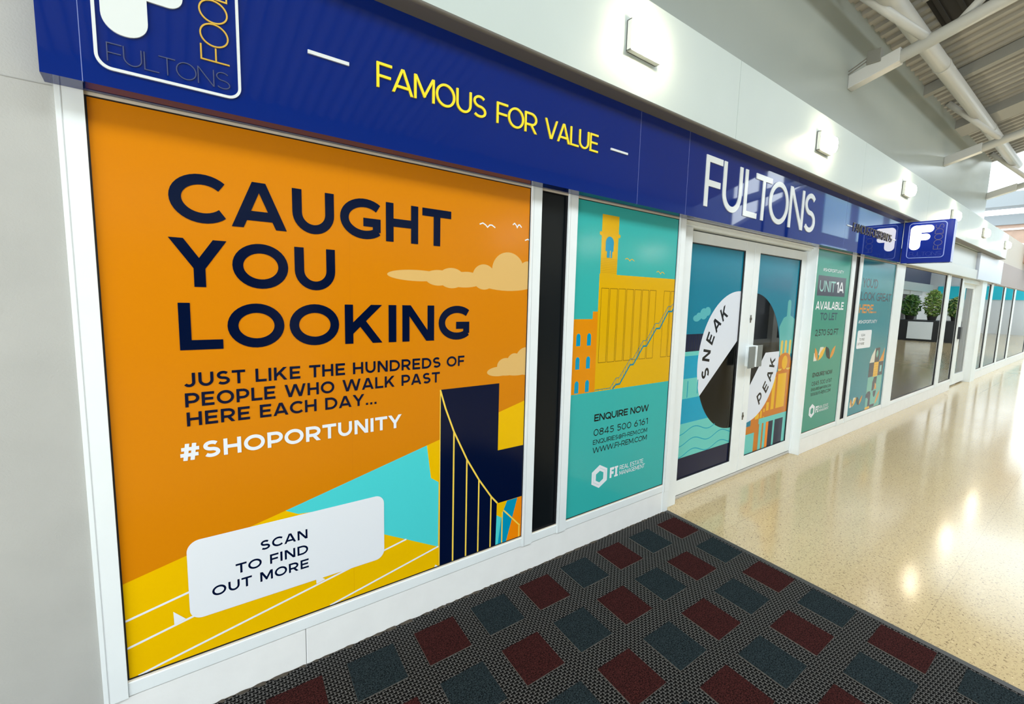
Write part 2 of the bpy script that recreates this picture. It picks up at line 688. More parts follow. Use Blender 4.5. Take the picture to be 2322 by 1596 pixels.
def deck(mb, ya, yb, sign, x0=-5.2, x1=14.1, pitch=0.2, dep=0.035):
    def zz(y):
        return ZR + SL * (-y if sign > 0 else (7.0 + y))
    x = x0
    k = 0
    pts = []
    while x < x1:
        pts += [(x, 0), (x + pitch * .35, 0), (x + pitch * .45, dep), (x + pitch * .9, dep)]
        x += pitch
    for (xa, da), (xb, db) in zip(pts, pts[1:]):
        mb.face([(xa, ya, zz(ya) + da), (xa, yb, zz(yb) + da), (xb, yb, zz(yb) + db), (xb, ya, zz(ya) + db)], DECKM)
    mb.face([(x0, ya, zz(ya) + .12), (x1, ya, zz(ya) + .12), (x1, yb, zz(yb) + .12), (x0, yb, zz(yb) + .12)], DECKM)


b = MB()
deck(b, 0.3, -2.5, 1)
deck(b, -7.3, -4.5, -1)
b.build('ceiling', kind='structure')

# ridge glazing bars
b = MB()
for i in range(17):
    x = -5 + i * 1.2
    b.box(x - .03, x + .03, -4.5, -2.5, 5.40, 5.46, STEELW)
b.box(-5.2, 14.1, -2.55, -2.45, 5.3, 5.5, STEELW)
b.box(-5.2, 14.1, -4.55, -4.45, 5.3, 5.5, STEELW)
b.build('window_10', kind='structure')
# ------------------------------------------------------------------ roof steel


def zdeck(y):
    return ZR - SL * y


b = MB()
b.tube((-5, -0.36, 4.50), (14.0, -0.36, 4.50), 0.085, STEELW, 20)
for x in (1.5, 4.6, 7.75, 10.9):
    b.tube((x, -0.36, 4.50), (x + .03, -0.36, 4.50), 0.092, STEELW, 20)
t = b.build('roof_tube', smooth=True, label='thick white round steel tube running lengthwise where wall meets roof', cat='roof tube')


def rafter(x, y1, name, label, plate=True):
    r = empty(name, (x, 0, 3.95), label=label, cat='roof beam', group='white tube rafters under the roof')
    q = MB()
    q.tube((x, -0.35, 4.03), (x, y1, 3.93 - SL * y1), 0.058, STEELW, 16)
    q.build('tube', r, smooth=True)
    q = MB()
    k = len(q.v)
    for yy in (0.0, -0.42):
        zc = 3.93 - SL * yy
        q.v += [(x - .06, yy, zc - .065), (x + .06, yy, zc - .065), (x + .06, yy, zc + .065), (x - .06, yy, zc + .065)]
    for f in ((0, 1, 2, 3), (7, 6, 5, 4), (0, 4, 5, 1), (1, 5, 6, 2), (2, 6, 7, 3), (3, 7, 4, 0)):
        q.f.append(f)
        q.m.append(q.mi(STEELW))
    q.build('end_box', r, bevel=.006)
    q = MB()
    q.tube((x, -0.62, 4.12), (x - .55, -.06, 4.66), 0.04, STEELW, 14)
    q.build('brace', r, smooth=True)
    q = MB()
    q.tube((x, -0.8, 4.17), (x + .15, -1.5, 5.02), 0.036, STEELW, 14)
    q.build('strut', r, smooth=True)
    return r


rafter(6.06, -3.4, 'roof_rafter', 'white tube rafter with a grey junction box near its wall end')
rafter(10.25, -3.4, 'roof_rafter', 'white tube rafter farther along, at the bright end of the upper wall')
rafter(1.9, -3.4, 'roof_rafter', 'white tube rafter nearest the viewer, above the yellow lettering')
rafter(13.9, -3.4, 'roof_rafter', 'white tube rafter at the open end of the roof')

jb = empty('junction_box', (6.0, -0.2, 4.09), label='small grey junction box with cables on the white rafter', cat='junction box')
q = MB()
q.box(5.985, 6.045, -0.27, -0.15, 4.04, 4.17, mat('grey_plastic', rgb(120, 120, 112), .5))
q.build('case', jb, bevel=.006)
q = MB()
for dz in (0, .03):
    q.tube((6.0, -0.15, 4.08 + dz), (5.99, 0.0, 4.0 + dz), .006, mat('grey_cable', rgb(110, 108, 100), .6), 8)
q.build('cable', jb)

# purlins and a black slatted sheet painting the dark gap in the deck
for i, (x, wdt, lab) in enumerate([(8.75, .12, 'slim grey roof purlin between the two rafters'), (10.9, .55, 'wide grey roof beam near the bright end of the upper wall'),
                                   (4.7, .12, 'slim grey roof purlin left of the dark gap in the deck')]):
    q = MB()
    k = len(q.v)
    for yy in (0.0, -2.45):
        zc = zdeck(yy)
        q.v += [(x - wdt / 2, yy, zc - .13), (x + wdt / 2, yy, zc - .13), (x + wdt / 2, yy, zc + .002), (x - wdt / 2, yy, zc + .002)]
    for f in ((0, 1, 2, 3), (7, 6, 5, 4), (0, 4, 5, 1), (1, 5, 6, 2), (2, 6, 7, 3), (3, 7, 4, 0)):
        q.f.append(f)
        q.m.append(q.mi(mat('grey_beam_paint', rgb(140, 140, 134), .5)))
    q.build('roof_purlin', label=lab, cat='roof beam')
q = MB()
for (x0, x1, y0, y1) in ((6.55, 7.5, -0.42, -1.25),):
    q.face([(x0, y0, zdeck(y0) - .015), (x1, y0, zdeck(y0) - .015), (x1, y1, zdeck(y1) - .015), (x0, y1, zdeck(y1) - .015)], DARKVOID)
    for i in range(6):
        yy = y0 + (y1 - y0) * (i + .5) / 6
        q.box(x0, x1, yy - .02, yy + .02, zdeck(yy) - .05, zdeck(yy) - .035, DARKVOID)
    for (a0, a1, c0, c1) in ((x0 - .04, x0, y1, y0), (x1, x1 + .04, y1, y0)):
        k = len(q.v)
        q.v += [(a0, c0, zdeck(c0) - .06), (a1, c0, zdeck(c0) - .06), (a1, c1, zdeck(c1) - .06), (a0, c1, zdeck(c1) - .06),
                (a0, c0, zdeck(c0)), (a1, c0, zdeck(c0)), (a1, c1, zdeck(c1)), (a0, c1, zdeck(c1))]
        for f in ((0, 3, 2, 1), (4, 5, 6, 7), (0, 1, 5, 4), (1, 2, 6, 5), (2, 3, 7, 6), (3, 0, 4, 7)):
            q.f.append(tuple(k + i for i in f))
            q.m.append(q.mi(DECKM))
q.build('roof_dark_gap', label='black slatted sheet painting the dark gap in the roof deck behind the rafter', cat='dark gap')

# ------------------------------------------------------------------ shop front: plinth, windows, frames
b = MB()
for x0, x1 in ((-0.066, 0.595), (0.597, 3.247), (5.651, 9.2), (9.203, 12.75)):
    b.box(x0, x1, -0.006, 0.13, 0.0, 0.173, PLINTH_W)
b.box(15.101, 24, -0.006, 0.13, 0.0, 0.173, PLINTH_W)
b.build('baseboard_front', kind='structure', bevel=.003)

# ragged dark sealant between plinth and mat
b = MB()
sm = mat('dirty_sealant', rgb(74, 66, 56), .9, noise=.4, nscale=40, bump=.6, bscale=120)
x = -0.5
prev = (0.012, .02)
while x < 3.24:
    nx = x + random.uniform(.008, .022)
    cur = (random.uniform(.004, .010), random.uniform(.008, .02))
    ya, yb = -0.006, -0.034
    b.face([(x, ya - .002, prev[0] + .004), (x, yb, 0.008), (nx, yb, 0.008), (nx, ya - .002, cur[0] + .004)], sm)
    b.face([(x, ya + .004, 0), (x, ya - .002, prev[0] + .004), (nx, ya - .002, cur[0] + .004), (nx, ya + .004, 0)], sm)
    prev = cur
    x = nx
b.build('trim_2', kind='structure')

ZB, ZT = 0.237, 2.206


def post(name, par, x0, x1, z0=0.173, z1=2.222, y0=-0.014, y1=.1, groove=True):
    q = MB()
    q.box(x0, x1, y0, y1, z0, z1, WHITE_AL)
    if groove and x1 - x0 > .05:
        q.box(x0 + .012, x0 + .015, y0 - .0008, y0, z0, z1, mat('frame_groove', rgb(205, 210, 212), .5))
    return q.build(name, par, bevel=.003)


def pane_frame(w, x0, x1, zb=ZB, zt=ZT, rail0=0.175, cream=True):
    q = MB()
    q.box(x0, x1, -0.010, .1, rail0, zb - .010, WHITE_AL)
    q.build('sill_rail', w, bevel=.003)
    q = MB()
    q.box(x0, x1, -0.006, .05, zb - .010, zb - .004, CREAM)
    q.box(x0, x1, -0.006, .05, zt + .003, zt + .013, CREAM)
    q.build('glazing_bead', w)
    q = MB()
    q.box(x0, x1, -0.003, .03, zb - .004, zb, GASKET)
    q.box(x0, x1, -0.003, .03, zt, zt + .003, GASKET)
    q.box(x0, x0 + .005, -0.003, .03, zb, zt, GASKET)
    q.box(x1 - .005, x1, -0.003, .03, zb, zt, GASKET)
    q.build('gasket', w)
    q = MB()
    q.box(x0, x1, 0.0, .1, zt + .013, 2.3, WHITE_AL)
    q.build('head_rail', w)


def window(n, x0, x1, posts, glass=True, zb=ZB, gm=GLASS):
    w = empty('window_%d' % n, (x0, 0, 0), kind='structure')
    pane_frame(w, x0, x1, zb)
    for a, c in posts:
        post('post', w, a, c)
    if glass:
        q = MB()
        q.box(x0 + .003, x1 - .003, 0.006, 0.014, zb - .002, ZT + .002, gm)
        q.build('glass', w)
    return w


window(1, 0.0, 1.790, [(-0.066, 0.0), (1.790, 1.861)])
w2 = window(2, 1.861, 2.066, [(2.066, 2.139)], glass=False)
q = MB()
q.box(1.863, 2.064, 0.012, 0.03, ZB, ZT, BLACKPANEL)
q.build('infill_panel', w2, label='black infill panel')
window(3, 2.139, 3.168, [(3.168, 3.243)])
window(4, 5.648, 6.655, [(6.655, 6.768)])
w5 = window(5, 6.768, 6.925, [(6.925, 7.018)], glass=False)
q = MB()
q.box(6.77, 6.923, 0.012, 0.03, ZB, ZT, mat('dark_grey_infill', rgb(62, 62, 62), .5))
q.build('infill_panel', w5, label='dark grey infill panel')
window(6, 7.018, 8.378, [(8.378, 8.79)])
window(7, 8.79, 11.41, [(11.41, 11.56), (11.57, 11.68)], gm=GLASS_SHOP)
window(8, 11.68, 12.68, [(12.68, 12.78)], gm=GLASS_SHOP)
window(9, 15.1, 15.85, [(15.85, 16.1)], gm=GLASS_SHOP)
window(11, 16.1, 17.8, [(17.8, 18.0)], gm=GLASS_SHOP)
window(12, 18.0, 19.6, [(19.6, 19.85)], gm=GLASS_SHOP)
window(13, 19.85, 23.5, [(23.5, 23.7)], gm=GLASS_SHOP)
# deep left edge of the right door jamb
q = MB()
q.box(5.626, 5.650, -0.014, .13, 0.0, 2.222, WHITE_AL)
q.build('trim_3', kind='structure', bevel=.002)
q = MB()
q.box(3.168, 3.243, -0.010, .13, 0.0, .175, WHITE_AL)
q.build('trim_4', kind='structure', bevel=.002)

# ------------------------------------------------------------------ artwork colours
NAVY = vinyl('navy', 0, 14, 48)
NAVY2 = vinyl('ink', 10, 24, 44)
ORANGE = vinyl('orange', 218, 132, 6, .2)
ORANGE2 = vinyl('deep_orange', 250, 140, 6)
YEL = vinyl('yellow', 244, 192, 0)
YEL2 = vinyl('light_yellow', 250, 214, 84)
CYAN = vinyl('cyan', 78, 214, 218)
BLUE = vinyl('mid_blue', 0, 150, 190)
SAND = vinyl('sand', 226, 184, 112)
WHT = vinyl('white', 236, 240, 246)
TEAL = vinyl('teal', 54, 178, 174)
TEALY = vinyl('mustard', 226, 176, 2)
TEALO = vinyl('amber', 230, 144, 6)
INK = vinyl('black', 2, 5, 10)
BROWN = vinyl('brown', 70, 45, 15)
STAIRB = vinyl('stair_blue', 30, 130, 150)

# ------------------------------------------------------------------ poster 1: orange
R1 = (0.004, 1.786, ZB + .001, ZT - .001)
a = Art(front(-0.0005), R1)
a.slab(R1[0], R1[1], R1[2], R1[3], ORANGE, 0.0004, -0.004)
a.poly([(0.0, .594), (.531, .725), (1.175, .889), (1.79, 1.046), (1.79, .23), (0, .23)], YEL, 2)
a.poly([(.531, .725), (1.175, .889), (1.198, .718), (1.241, .687), (1.241, .343), (.955, .495), (.579, .698)], CYAN, 3)
a.poly([(.531, .725), (.579, .698), (.655, .69), (.2, .64), (.19, .64)], YEL, 3)
a.line([(0.0, .4555), (.25, .5085)], .008, WHT, 4)
a.line([(.90, .406), (1.066, .437)], .008, WHT, 4)
a.line([(0.0, .352), (.32, .421)], .008, WHT, 4)
a.line([(.03, .237), (.10, .2515), (.80, .3845)], .008, WHT, 4)
a.line([(.70, .238), (1.243, .344)], .008, WHT, 4)
a.poly([(.141, .438), (.178, .395), (.142, .387)], WHT, 5)
a.poly([(.643, .40), (.645, .361), (.682, .369), (.66, .39)], WHT, 5)
a.poly([(1.225, .25), (1.243, .237), (1.22, .237)], WHT, 5)
# bridge tower
a.poly([(1.247, 1.160), (1.606, 1.160), (1.606, .786), (1.79, .786), (1.79, .481), (1.608, .481), (1.604, .23), (1.247, .23)], NAVY, 6)
a.poly([(1.608, .481), (1.679, .479), (1.655, .43), (1.641, .389), (1.607, .412)], YEL, 6)
a.poly([(1.607, .412), (1.641, .389), (1.621, .23), (1.603, .23)], CYAN, 6)
a.poly([(1.679, .479), (1.753, .479), (1.676, .23), (1.619, .23), (1.641, .389), (1.655, .43)], BLUE, 6)
a.poly([(1.753, .479), (1.79, .479), (1.79, .23), (1.676, .23)], ORANGE2, 6)
a.line([(1.247, 1.157), (1.277, 1.062), (1.327, .935), (1.408, .772), (1.486, .644), (1.568, .530), (1.611, .482)], .009, YEL2, 7)
for x, zt in ((1.327, .935), (1.407, .772), (1.485, .644), (1.567, .530)):
    a.rect(x - .0045, x + .0045, .235, zt, YEL2, 7)
a.rect(1.2445, 1.2495, .235, 1.16, YEL2, 7)
a.line([(1.656, .428), (1.775, .306)], .008, YEL2, 7)
a.rect(1.643, 1.651, .235, .42, YEL2, 7)
a.rect(1.766, 1.774, .235, .306, YEL2, 7)
# clouds
for e_ in (ell(1.12, 1.7115, .145, .0255), ell(1.235, 1.712, .075, .031), ell(1.23, 1.706, .068, .037), ell(1.305, 1.708, .072, .049), ell(1.37, 1.703, .12, .038),
           ell(1.395, 1.715, .07, .028), ell(1.495, 1.722, .07, .064), ell(1.65, 1.765, .105, .093), ell(1.645, 1.715, .215, .059), ell(1.785, 1.77, .06, .05),
           ell(1.56, 1.72, .11, .05)):
    a.poly(e_, SAND, 2)
for e_ in (ell(1.605, 1.225, .08, .026), ell(1.645, 1.255, .055, .04), ell(1.705, 1.27, .05, .048), ell(1.785, 1.27, .075, .078), ell(1.73, 1.225, .1, .032), ell(1.66, 1.222, .07, .024)):
    a.poly(e_, SAND, 2)
# birds


def bird(A_, x, z, w, h, m, layer=3, t=.006):
    A_.line([(x, z + h * .55), (x + w * .2, z + h), (x + w * .38, z + h * .55), (x + w * .5, z), (x + w * .64, z + h * .7), (x + w * .78, z + h * .75), (x + w, z + h * .15)], t, m, layer)


bird(a, 1.463, 1.973, .096, .018, WHT)
bird(a, 1.672, 1.992, .06, .02, WHT)
bird(a, 1.757, 1.92, .1, .018, WHT)
a.text('CAUGHT', .197, 1.298, 1.8545, .168, .21, NAVY, 8)
a.text('YOU', .189, .748, 1.6305, .168, .21, NAVY, 8)
a.text('LOOKING', .206, 1.409, 1.406, .168, .21, NAVY, 8)
a.text('JUST LIKE THE HUNDREDS OF', .209, 1.383, 1.272, .0515, .19, NAVY, 8, .19)
a.text('PEOPLE WHO WALK PAST', .212, 1.243, 1.199, .0515, .19, NAVY, 8, .19)
a.text('HERE EACH DAY...', .214, .921, 1.1285, .0515, .19, NAVY, 8, .19)
a.text('#SHOPORTUNITY', .189, 1.042, 1.002, .063, .21, WHT, 8, .17)
# white card with rounded corners


def rrect(x0, x1, z0, z1, r, n=8):
    p = []
    for cx, cz, a0 in ((x1 - r, z1 - r, 0), (x0 + r, z1 - r, 90), (x0 + r, z0 + r, 180), (x1 - r, z0 + r, 270)):
        p += [(cx + r * cos(radians(a0 + 90 * i / n)), cz + r * sin(radians(a0 + 90 * i / n))) for i in range(n + 1)]
    return p


a.poly(rrect(.191, .953, .381, .693, .042), WHT, 8)
a.text('SCAN', .434, .613, .582, .0405, .19, NAVY, 9, .2)
a.text('TO FIND', .345, .614, .514, .0405, .19, NAVY, 9, .2)
a.text('OUT MORE', .264, .615, .4495, .0405, .19, NAVY, 9, .2)
a.rect(.809, .8095, ZB, ZT, vinyl('seam', 200, 120, 14), 2)
a.build('window_poster', label='orange window poster with navy words CAUGHT YOU LOOKING and a blank white card', cat='poster')

# ------------------------------------------------------------------ contact block shared by two posters


def contact(A_, dx, dark, light, bg):
    A_.text('ENQUIRE NOW', 2.373 + dx, 2.941 + dx, .8375, .047, .19, dark, 4, .1)
    A_.text('0845 500 6161', 2.373 + dx, 2.940 + dx, .740, .0455, .13, dark, 4, .16)
    A_.text('ENQUIRIES@FI-REM.COM', 2.371 + dx, 2.938 + dx, .6825, .031, .13, dark, 4, .12)
    A_.text('WWW.FI-REM.COM', 2.371 + dx, 2.939 + dx, .6245, .0375, .14, dark, 4, .12)
    out = [(2.447, .533), (2.524, .495), (2.524, .412), (2.447, .374), (2.373, .414), (2.373, .494)]
    inn = [(2.4515, .492), (2.4865, .4745), (2.4865, .43), (2.4495, .412), (2.4135, .4315), (2.4135, .474)]
    for i in range(6):
        j = (i + 1) % 6
        A_.poly([(p[0] + dx, p[1]) for p in (out[i], out[j], inn[j], inn[i])], light, 4)
    mid = [((p[0] + q_[0]) / 2 + dx, (p[1] + q_[1]) / 2) for p, q_ in zip(out, inn)]
    for i in (0, 1, 3, 4):
        A_.line([mid[i], mid[i + 1]], .0012, bg, 5)
    A_.text('F', 2.552 + dx, 2.594 + dx, .418, .073, .25, light, 4)
    A_.rect(2.608 + dx, 2.627 + dx, .419, .490, light, 4)
    A_.rect(2.599 + dx, 2.636 + dx, .418, .430, light, 5)
    A_.rect(2.599 + dx, 2.636 + dx, .479, .491, light, 5)
    A_.text('REAL ESTATE', 2.652 + dx, 2.913 + dx, .456, .031, .12, light, 4, .1)
    A_.text('MANAGEMENT', 2.653 + dx, 2.934 + dx, .417, .030, .12, light, 4, .08)


# ------------------------------------------------------------------ poster 2: teal with yellow factory
R2 = (2.144, 3.163, ZB + .001, ZT - .001)
a = Art(front(-0.0005), R2)
a.slab(*R2, TEAL, 0.0004, -0.004)
a.poly([(2.360, 1.783), (3.17, 1.783), (3.17, 1.035), (2.360, 1.035)], TEALY, 2)
a.poly([(2.364, 2.146), (2.521, 2.146), (2.522, 2.039), (2.540, 2.033), (2.538, 2.016), (2.521, 2.014), (2.521, 1.78), (2.365, 1.78), (2.364, 2.014), (2.346, 2.022), (2.346, 2.039), (2.364, 2.041)], TEALY, 3)
a.poly([(2.404, 1.926)] + ell(2.441, 1.978, .038, .038, 180, 0, 16) + [(2.478, 1.926), (2.468, 1.924), (2.467, 1.885), (2.418, 1.885), (2.418, 1.924)], BLUE, 4)
a.rect(2.446, 2.453, 1.885, 1.93, TEALY, 5)
for i in range(9):
    a.rect(2.366, 2.520, 1.792 + i * .0105, 1.7935 + i * .0105, vinyl('brick_line', 190, 140, 10), 4)
a.poly([(2.14, 1.501), (2.315, 1.501), (2.315, 1.548), (2.361, 1.548), (2.361, 1.035), (2.14, 1.035)], TEALO, 3)
for x0, x1 in ((2.179, 2.215), (2.273, 2.308)):
    for z0 in (1.336, 1.191, 1.041):
        a.poly([(x0, z0), (x1, z0)] + ell((x0 + x1) / 2, z0 + .055, .018, .022, 0, 180, 12), BLUE, 4)
x = 2.384
for k in range(9):
    x0 = 2.384 + k * .0823 if k < 7 else 3.0425 + (k - 7) * .0823
    for p in ((x0, 1.2205, x0, 1.695), (x0 + .07, 1.2205, x0 + .07, 1.695), (x0, 1.2205, x0 + .07, 1.2205), (x0, 1.695, x0 + .07, 1.695)):
        a.line([(p[0], p[1]), (p[2], p[3])], .0025, BROWN, 4)
a.line([(2.535, 1.036), (2.568, 1.064), (2.605, 1.064), (2.705, 1.187), (2.738, 1.187), (2.838, 1.309), (2.873, 1.309), (2.975, 1.429), (3.015, 1.429), (3.105, 1.55), (3.150, 1.55), (3.175, 1.585)], .011, STAIRB, 6)
rail = [(2.364, 1.046), (2.513, 1.046), (2.565, 1.107), (2.595, 1.107), (2.702, 1.227), (2.731, 1.227), (2.832, 1.347), (2.866, 1.347), (2.960, 1.465), (3.003, 1.465), (3.099, 1.585), (3.133, 1.585), (3.175, 1.616)]
a.line(rail, .004, STAIRB, 6)
for i in range(len(rail) - 1):
    (xa, za), (xb, zb_) = rail[i], rail[i + 1]
    nn = max(1, int(math.hypot(xb - xa, zb_ - za) / .03))
    for k in range(nn):
        tt = k / nn
        xx, zz_ = xa + (xb - xa) * tt, za + (zb_ - za) * tt
        a.rect(xx - .001, xx + .001, max(1.036, zz_ - .04), zz_, STAIRB, 6)
bird(a, 2.598, 1.879, .094, .016, TEALY, 3, .005)
bird(a, 2.939, 1.812, .093, .018, TEALY, 3, .005)
contact(a, 0.0, INK, WHT, TEAL)
a.build('window_poster', label='teal window poster with a yellow factory above ENQUIRE NOW beside the doors', cat='poster')

# ------------------------------------------------------------------ poster 3: green unit panel
GREEN = vinyl('sea_green', 62, 150, 128)
DGREY = vinyl('slate', 62, 66, 84)
LTEAL = vinyl('pale_teal', 150, 205, 200)
R3 = (5.653, 6.650, ZB + .001, ZT - .001)
a = Art(front(-0.0005), R3)
a.slab(*R3, GREEN, 0.0004, -0.004)
a.text('#SHOPORTUNITY', 5.85, 6.444, 1.986, .034, .16, WHT, 4, .1)
a.rect(5.741, 6.538, 1.7255, 1.9395, DGREY, 3)
a.text('UNIT', 5.793, 6.237, 1.769, .119, .15, LTEAL, 4, .14)
a.text('1A', 6.268, 6.496, 1.769, .119, .2, WHT, 4, .08)
a.text('AVAILABLE', 5.741, 6.546, 1.577, .088, .2, WHT, 4, .1)
a.text('TO LET', 5.888, 6.38, 1.460, .083, .2, vinyl('grey_green', 44, 84, 92), 4, .1)
a.text('2,570 SQ FT', 5.80, 6.459, 1.292, .068, .15, INK, 4, .1)
AMB = vinyl('amber_leaf', 222, 146, 36)
GOLD = vinyl('gold_leaf', 238, 184, 48)
CRM = vinyl('cream_leaf', 226, 222, 206)


def leaf(A_, x0, z0, x1, z1, bulge, m, layer):
    dx, dz = x1 - x0, z1 - z0
    d = math.hypot(dx, dz)
    nx, nz = -dz / d, dx / d
    L_ = [(x0 + dx * i / 14 + nx * bulge * sin(pi * i / 14), z0 + dz * i / 14 + nz * bulge * sin(pi * i / 14)) for i in range(15)]
    R_ = [(x0 + dx * i / 14 - nx * bulge * sin(pi * i / 14), z0 + dz * i / 14 - nz * bulge * sin(pi * i / 14)) for i in range(14, -1, -1)]
    A_.poly(L_ + R_[1:-1], m, layer)


def wmark(A_, x0, z0, w, h):
    X_ = lambda t: x0 + w * t
    Z_ = lambda t: z0 + h * t
    A_.poly([(X_(0), Z_(0)), (X_(.14), Z_(0)), (X_(.13), Z_(.3)), (X_(.08), Z_(.55)), (X_(0), Z_(.62))], CRM, 4)
    leaf(A_, X_(.18), Z_(0), X_(0.02), Z_(1), -.055 * w, AMB, 5)
    A_.poly([(X_(.2), Z_(.45)), (X_(.26), Z_(1)), (X_(.42), Z_(1)), (X_(.4), Z_(.6)), (X_(.3), Z_(.3))], CRM, 4)
    leaf(A_, X_(.2), Z_(0), X_(.52), Z_(1), -.06 * w, GOLD, 5)
    leaf(A_, X_(.76), Z_(0), X_(.52), Z_(1), .08 * w, INK, 5)
    leaf(A_, X_(.76), Z_(0), X_(1), Z_(1), -.06 * w, AMB, 5)


wmark(a, 5.821, 1.016, .604, .147)
contact(a, 3.467, INK, WHT, GREEN)
a.build('window_poster', label='narrow green window poster reading UNIT 1A AVAILABLE TO LET right of the doors', cat='poster')

# ------------------------------------------------------------------ poster 4: blue green
DTEAL = vinyl('deep_teal', 30, 132, 144)
PLUM = vinyl('plum_ink', 62, 54, 66)
MINT = vinyl('mint', 120, 186, 168)
R4 = (7.023, 8.373, ZB + .001, ZT - .001)
a = Art(front(-0.0005), R4)
a.slab(*R4, DTEAL, 0.0004, -0.004)
a.text("YOU'D", 7.11, 7.684, 1.858, .113, .16, PLUM, 4, .12)
a.text('LOOK GREAT', 7.097, 8.30, 1.697, .106, .16, PLUM, 4, .12)
a.text('HERE...', 7.085, 7.74, 1.539, .11, .2, AMB, 4, .12)
a.text('#SHOPORTUNITY', 7.109, 7.819, 1.408, .043, .16, WHT, 4, .1)
a.poly(rrect(7.12, 7.652, 1.09, 1.321, .03), WHT, 3)
a.text('SCAN', 7.26, 7.40, 1.245, .03, .16, INK, 4, .1)
a.text('TO FIND', 7.205, 7.40, 1.19, .03, .16, INK, 4, .1)
a.text('OUT MORE', 7.15, 7.40, 1.135, .03, .16, INK, 4, .1)
x0, x1, x2, x3 = 7.705, 7.898, 8.09, 8.292
a.poly([(x0, .875), (x1, .875), (x1, 1.07), (7.84, 1.03), (7.76, .97)], CRM, 3)
a.rect(x1, 8.085, .872, 1.068, PLUM, 3)
a.poly(ell(7.985, .985, .042, .05), MINT, 4)
a.poly([(8.09, .872), (x3, .872), (x3, 1.06), (8.24, 1.0), (8.15, .92)], AMB, 3)
a.rect(x0, x1, .68, .872, PLUM, 3)
a.rect(x1, x2, .672, .872, GOLD, 3)
for i in range(5):
    a.rect(x1, x2, .70 + i * .034, .704 + i * .034, AMB, 4)
a.rect(x2, x3, .677, .868, PLUM, 3)
a.rect(8.16, 8.24, .725, .815, LTEAL, 4)
a.rect(x0, x3, .47, .677, MINT, 3)
a.poly([(7.91, .48), (7.915, .60), (7.96, .665), (8.08, .667), (8.075, .57), (8.02, .53), (7.99, .48)], PLUM, 4)
a.poly(ell(8.02, .49, .075, .09, 0, 90, 10) + [(8.02, .49)], AMB, 4)
a.rect(x0, x3, .23, .47, MINT, 3)
a.poly([(7.69, .40), (7.70, .45), (7.76, .482), (7.85, .48), (7.885, .44), (7.895, .27), (7.80, .27), (7.80, .37), (7.76, .40)], PLUM, 4)
a.poly(ell(8.04, .47, .06, .09, 180, 360, 12), PLUM, 4)
leaf(a, 8.10, .27, 8.28, .46, -.035, AMB, 4)
a.rect(7.89, 8.08, .245, .285, PLUM, 4)
a.rect(7.71, 7.89, .237, .27, GOLD, 5)
wmark(a, 7.104, .336, .45, .12)
a.build('window_poster', label='blue green window poster with YOU\'D LOOK GREAT HERE and a column of patterned blocks', cat='poster')

# ------------------------------------------------------------------ double doors
K = (0.0940 - CY) / (0.05 - CY)


def kx(x):
    return CX + (x - CX) * K


def kz(z):
    return CZ + (z - CZ) * K


door = empty('door_1', (3.4, .1, 0), kind='structure')
q = MB()
q.box(3.243, 5.626, .045, .16, kz(2.158) + .012, 2.24, WHITE_AL)
q.box(3.243, 5.626, .028, .05, kz(2.158) + .030, 2.226, WHITE_AL)
q.box(3.243, 5.626, .010, .032, kz(2.158) + .048, 2.222, WHITE_AL)
q.build('door_head', door, bevel=.003)
q = MB()
q.box(3.243, kx(3.340), .03, .16, 0.0, kz(2.158) + .012, WHITE_AL)
q.box(kx(5.505), 5.628, .06, .16, 0.0, kz(2.158) + .012, WHITE_AL)
q.build('door_jamb', door, bevel=.003)
q = MB()
q.box(3.243, 5.628, .078, .16, 0.0, .026, mat('threshold_metal', rgb(206, 206, 204), .35, metal=.3))
q.build('threshold', door, bevel=.004)

SKY = vinyl('door_sky', 0, 126, 156)
DBLUE = vinyl('door_blue', 0, 160, 198)
PALE = vinyl('door_pale', 108, 204, 196)
CLOUDT = vinyl('door_cloud', 92, 184, 192)
DNAVY = vinyl('door_navy', 4, 16, 52)
DNAVY2 = vinyl('door_navy_low', 8, 18, 54)
WAVE = vinyl('door_wave', 30, 160, 184)
WBAND = vinyl('door_white', 226, 232, 244)
MUST = vinyl('door_mustard', 236, 182, 10)
RUST = vinyl('door_rust', 206, 122, 18)
PALEY = vinyl('door_paleyellow', 226, 196, 84)


def leaf_panel(name, gx0, gx1, lx0, lx1, par):
    lf = empty(name, ((lx0 + lx1) / 2, .1, 0))
    lf.parent = par
    lf.location = ((lx0 + lx1) / 2 - par.location.x, 0.0, 0)
    zt, zb = kz(2.158), .034
    gt, gb = kz(2.074), kz(.189)
    q = MB()
    q.box(lx0, gx0, .080, .125, zb, zt, WHITE_AL)
    q.box(gx1, lx1, .080, .125, zb, zt, WHITE_AL)
    q.box(gx0, gx1, .080, .125, gt, zt, WHITE_AL)
    q.box(gx0, gx1, .080, .125, zb, gb, WHITE_AL)
    q.box(lx0 + .004, lx1 - .004, .095, .12, .027, zb, GASKET)
    q.build('leaf_frame', lf, bevel=.002)
    q = MB()
    for bx in ((gx0, gx0 + .006, gb, gt), (gx1 - .012, gx1, gb, gt), (gx0, gx1, gb, gb + .005), (gx0, gx1, gt - .008, gt)):
        q.box(bx[0], bx[1], .086, .1, bx[2], bx[3], GASKET)
    q.build('gasket', lf)
    q = MB()
    q.box(gx0, gx1, .0965, .1035, gb, gt, GLASS)
    q.build('glass', lf)
    return lf, gt, gb


gxL0, gxL1 = kx(3.348), kx(4.250)
gxR0, gxR1 = kx(4.508), kx(5.400)
LL, gt, gb = leaf_panel('door_leaf', gxL0, gxL1, kx(3.340) + .004, kx(4.40) - .003, door)
RL, gt, gb = leaf_panel('door_leaf', gxR0, gxR1, kx(4.40) + .003, kx(5.505) - .003, door)


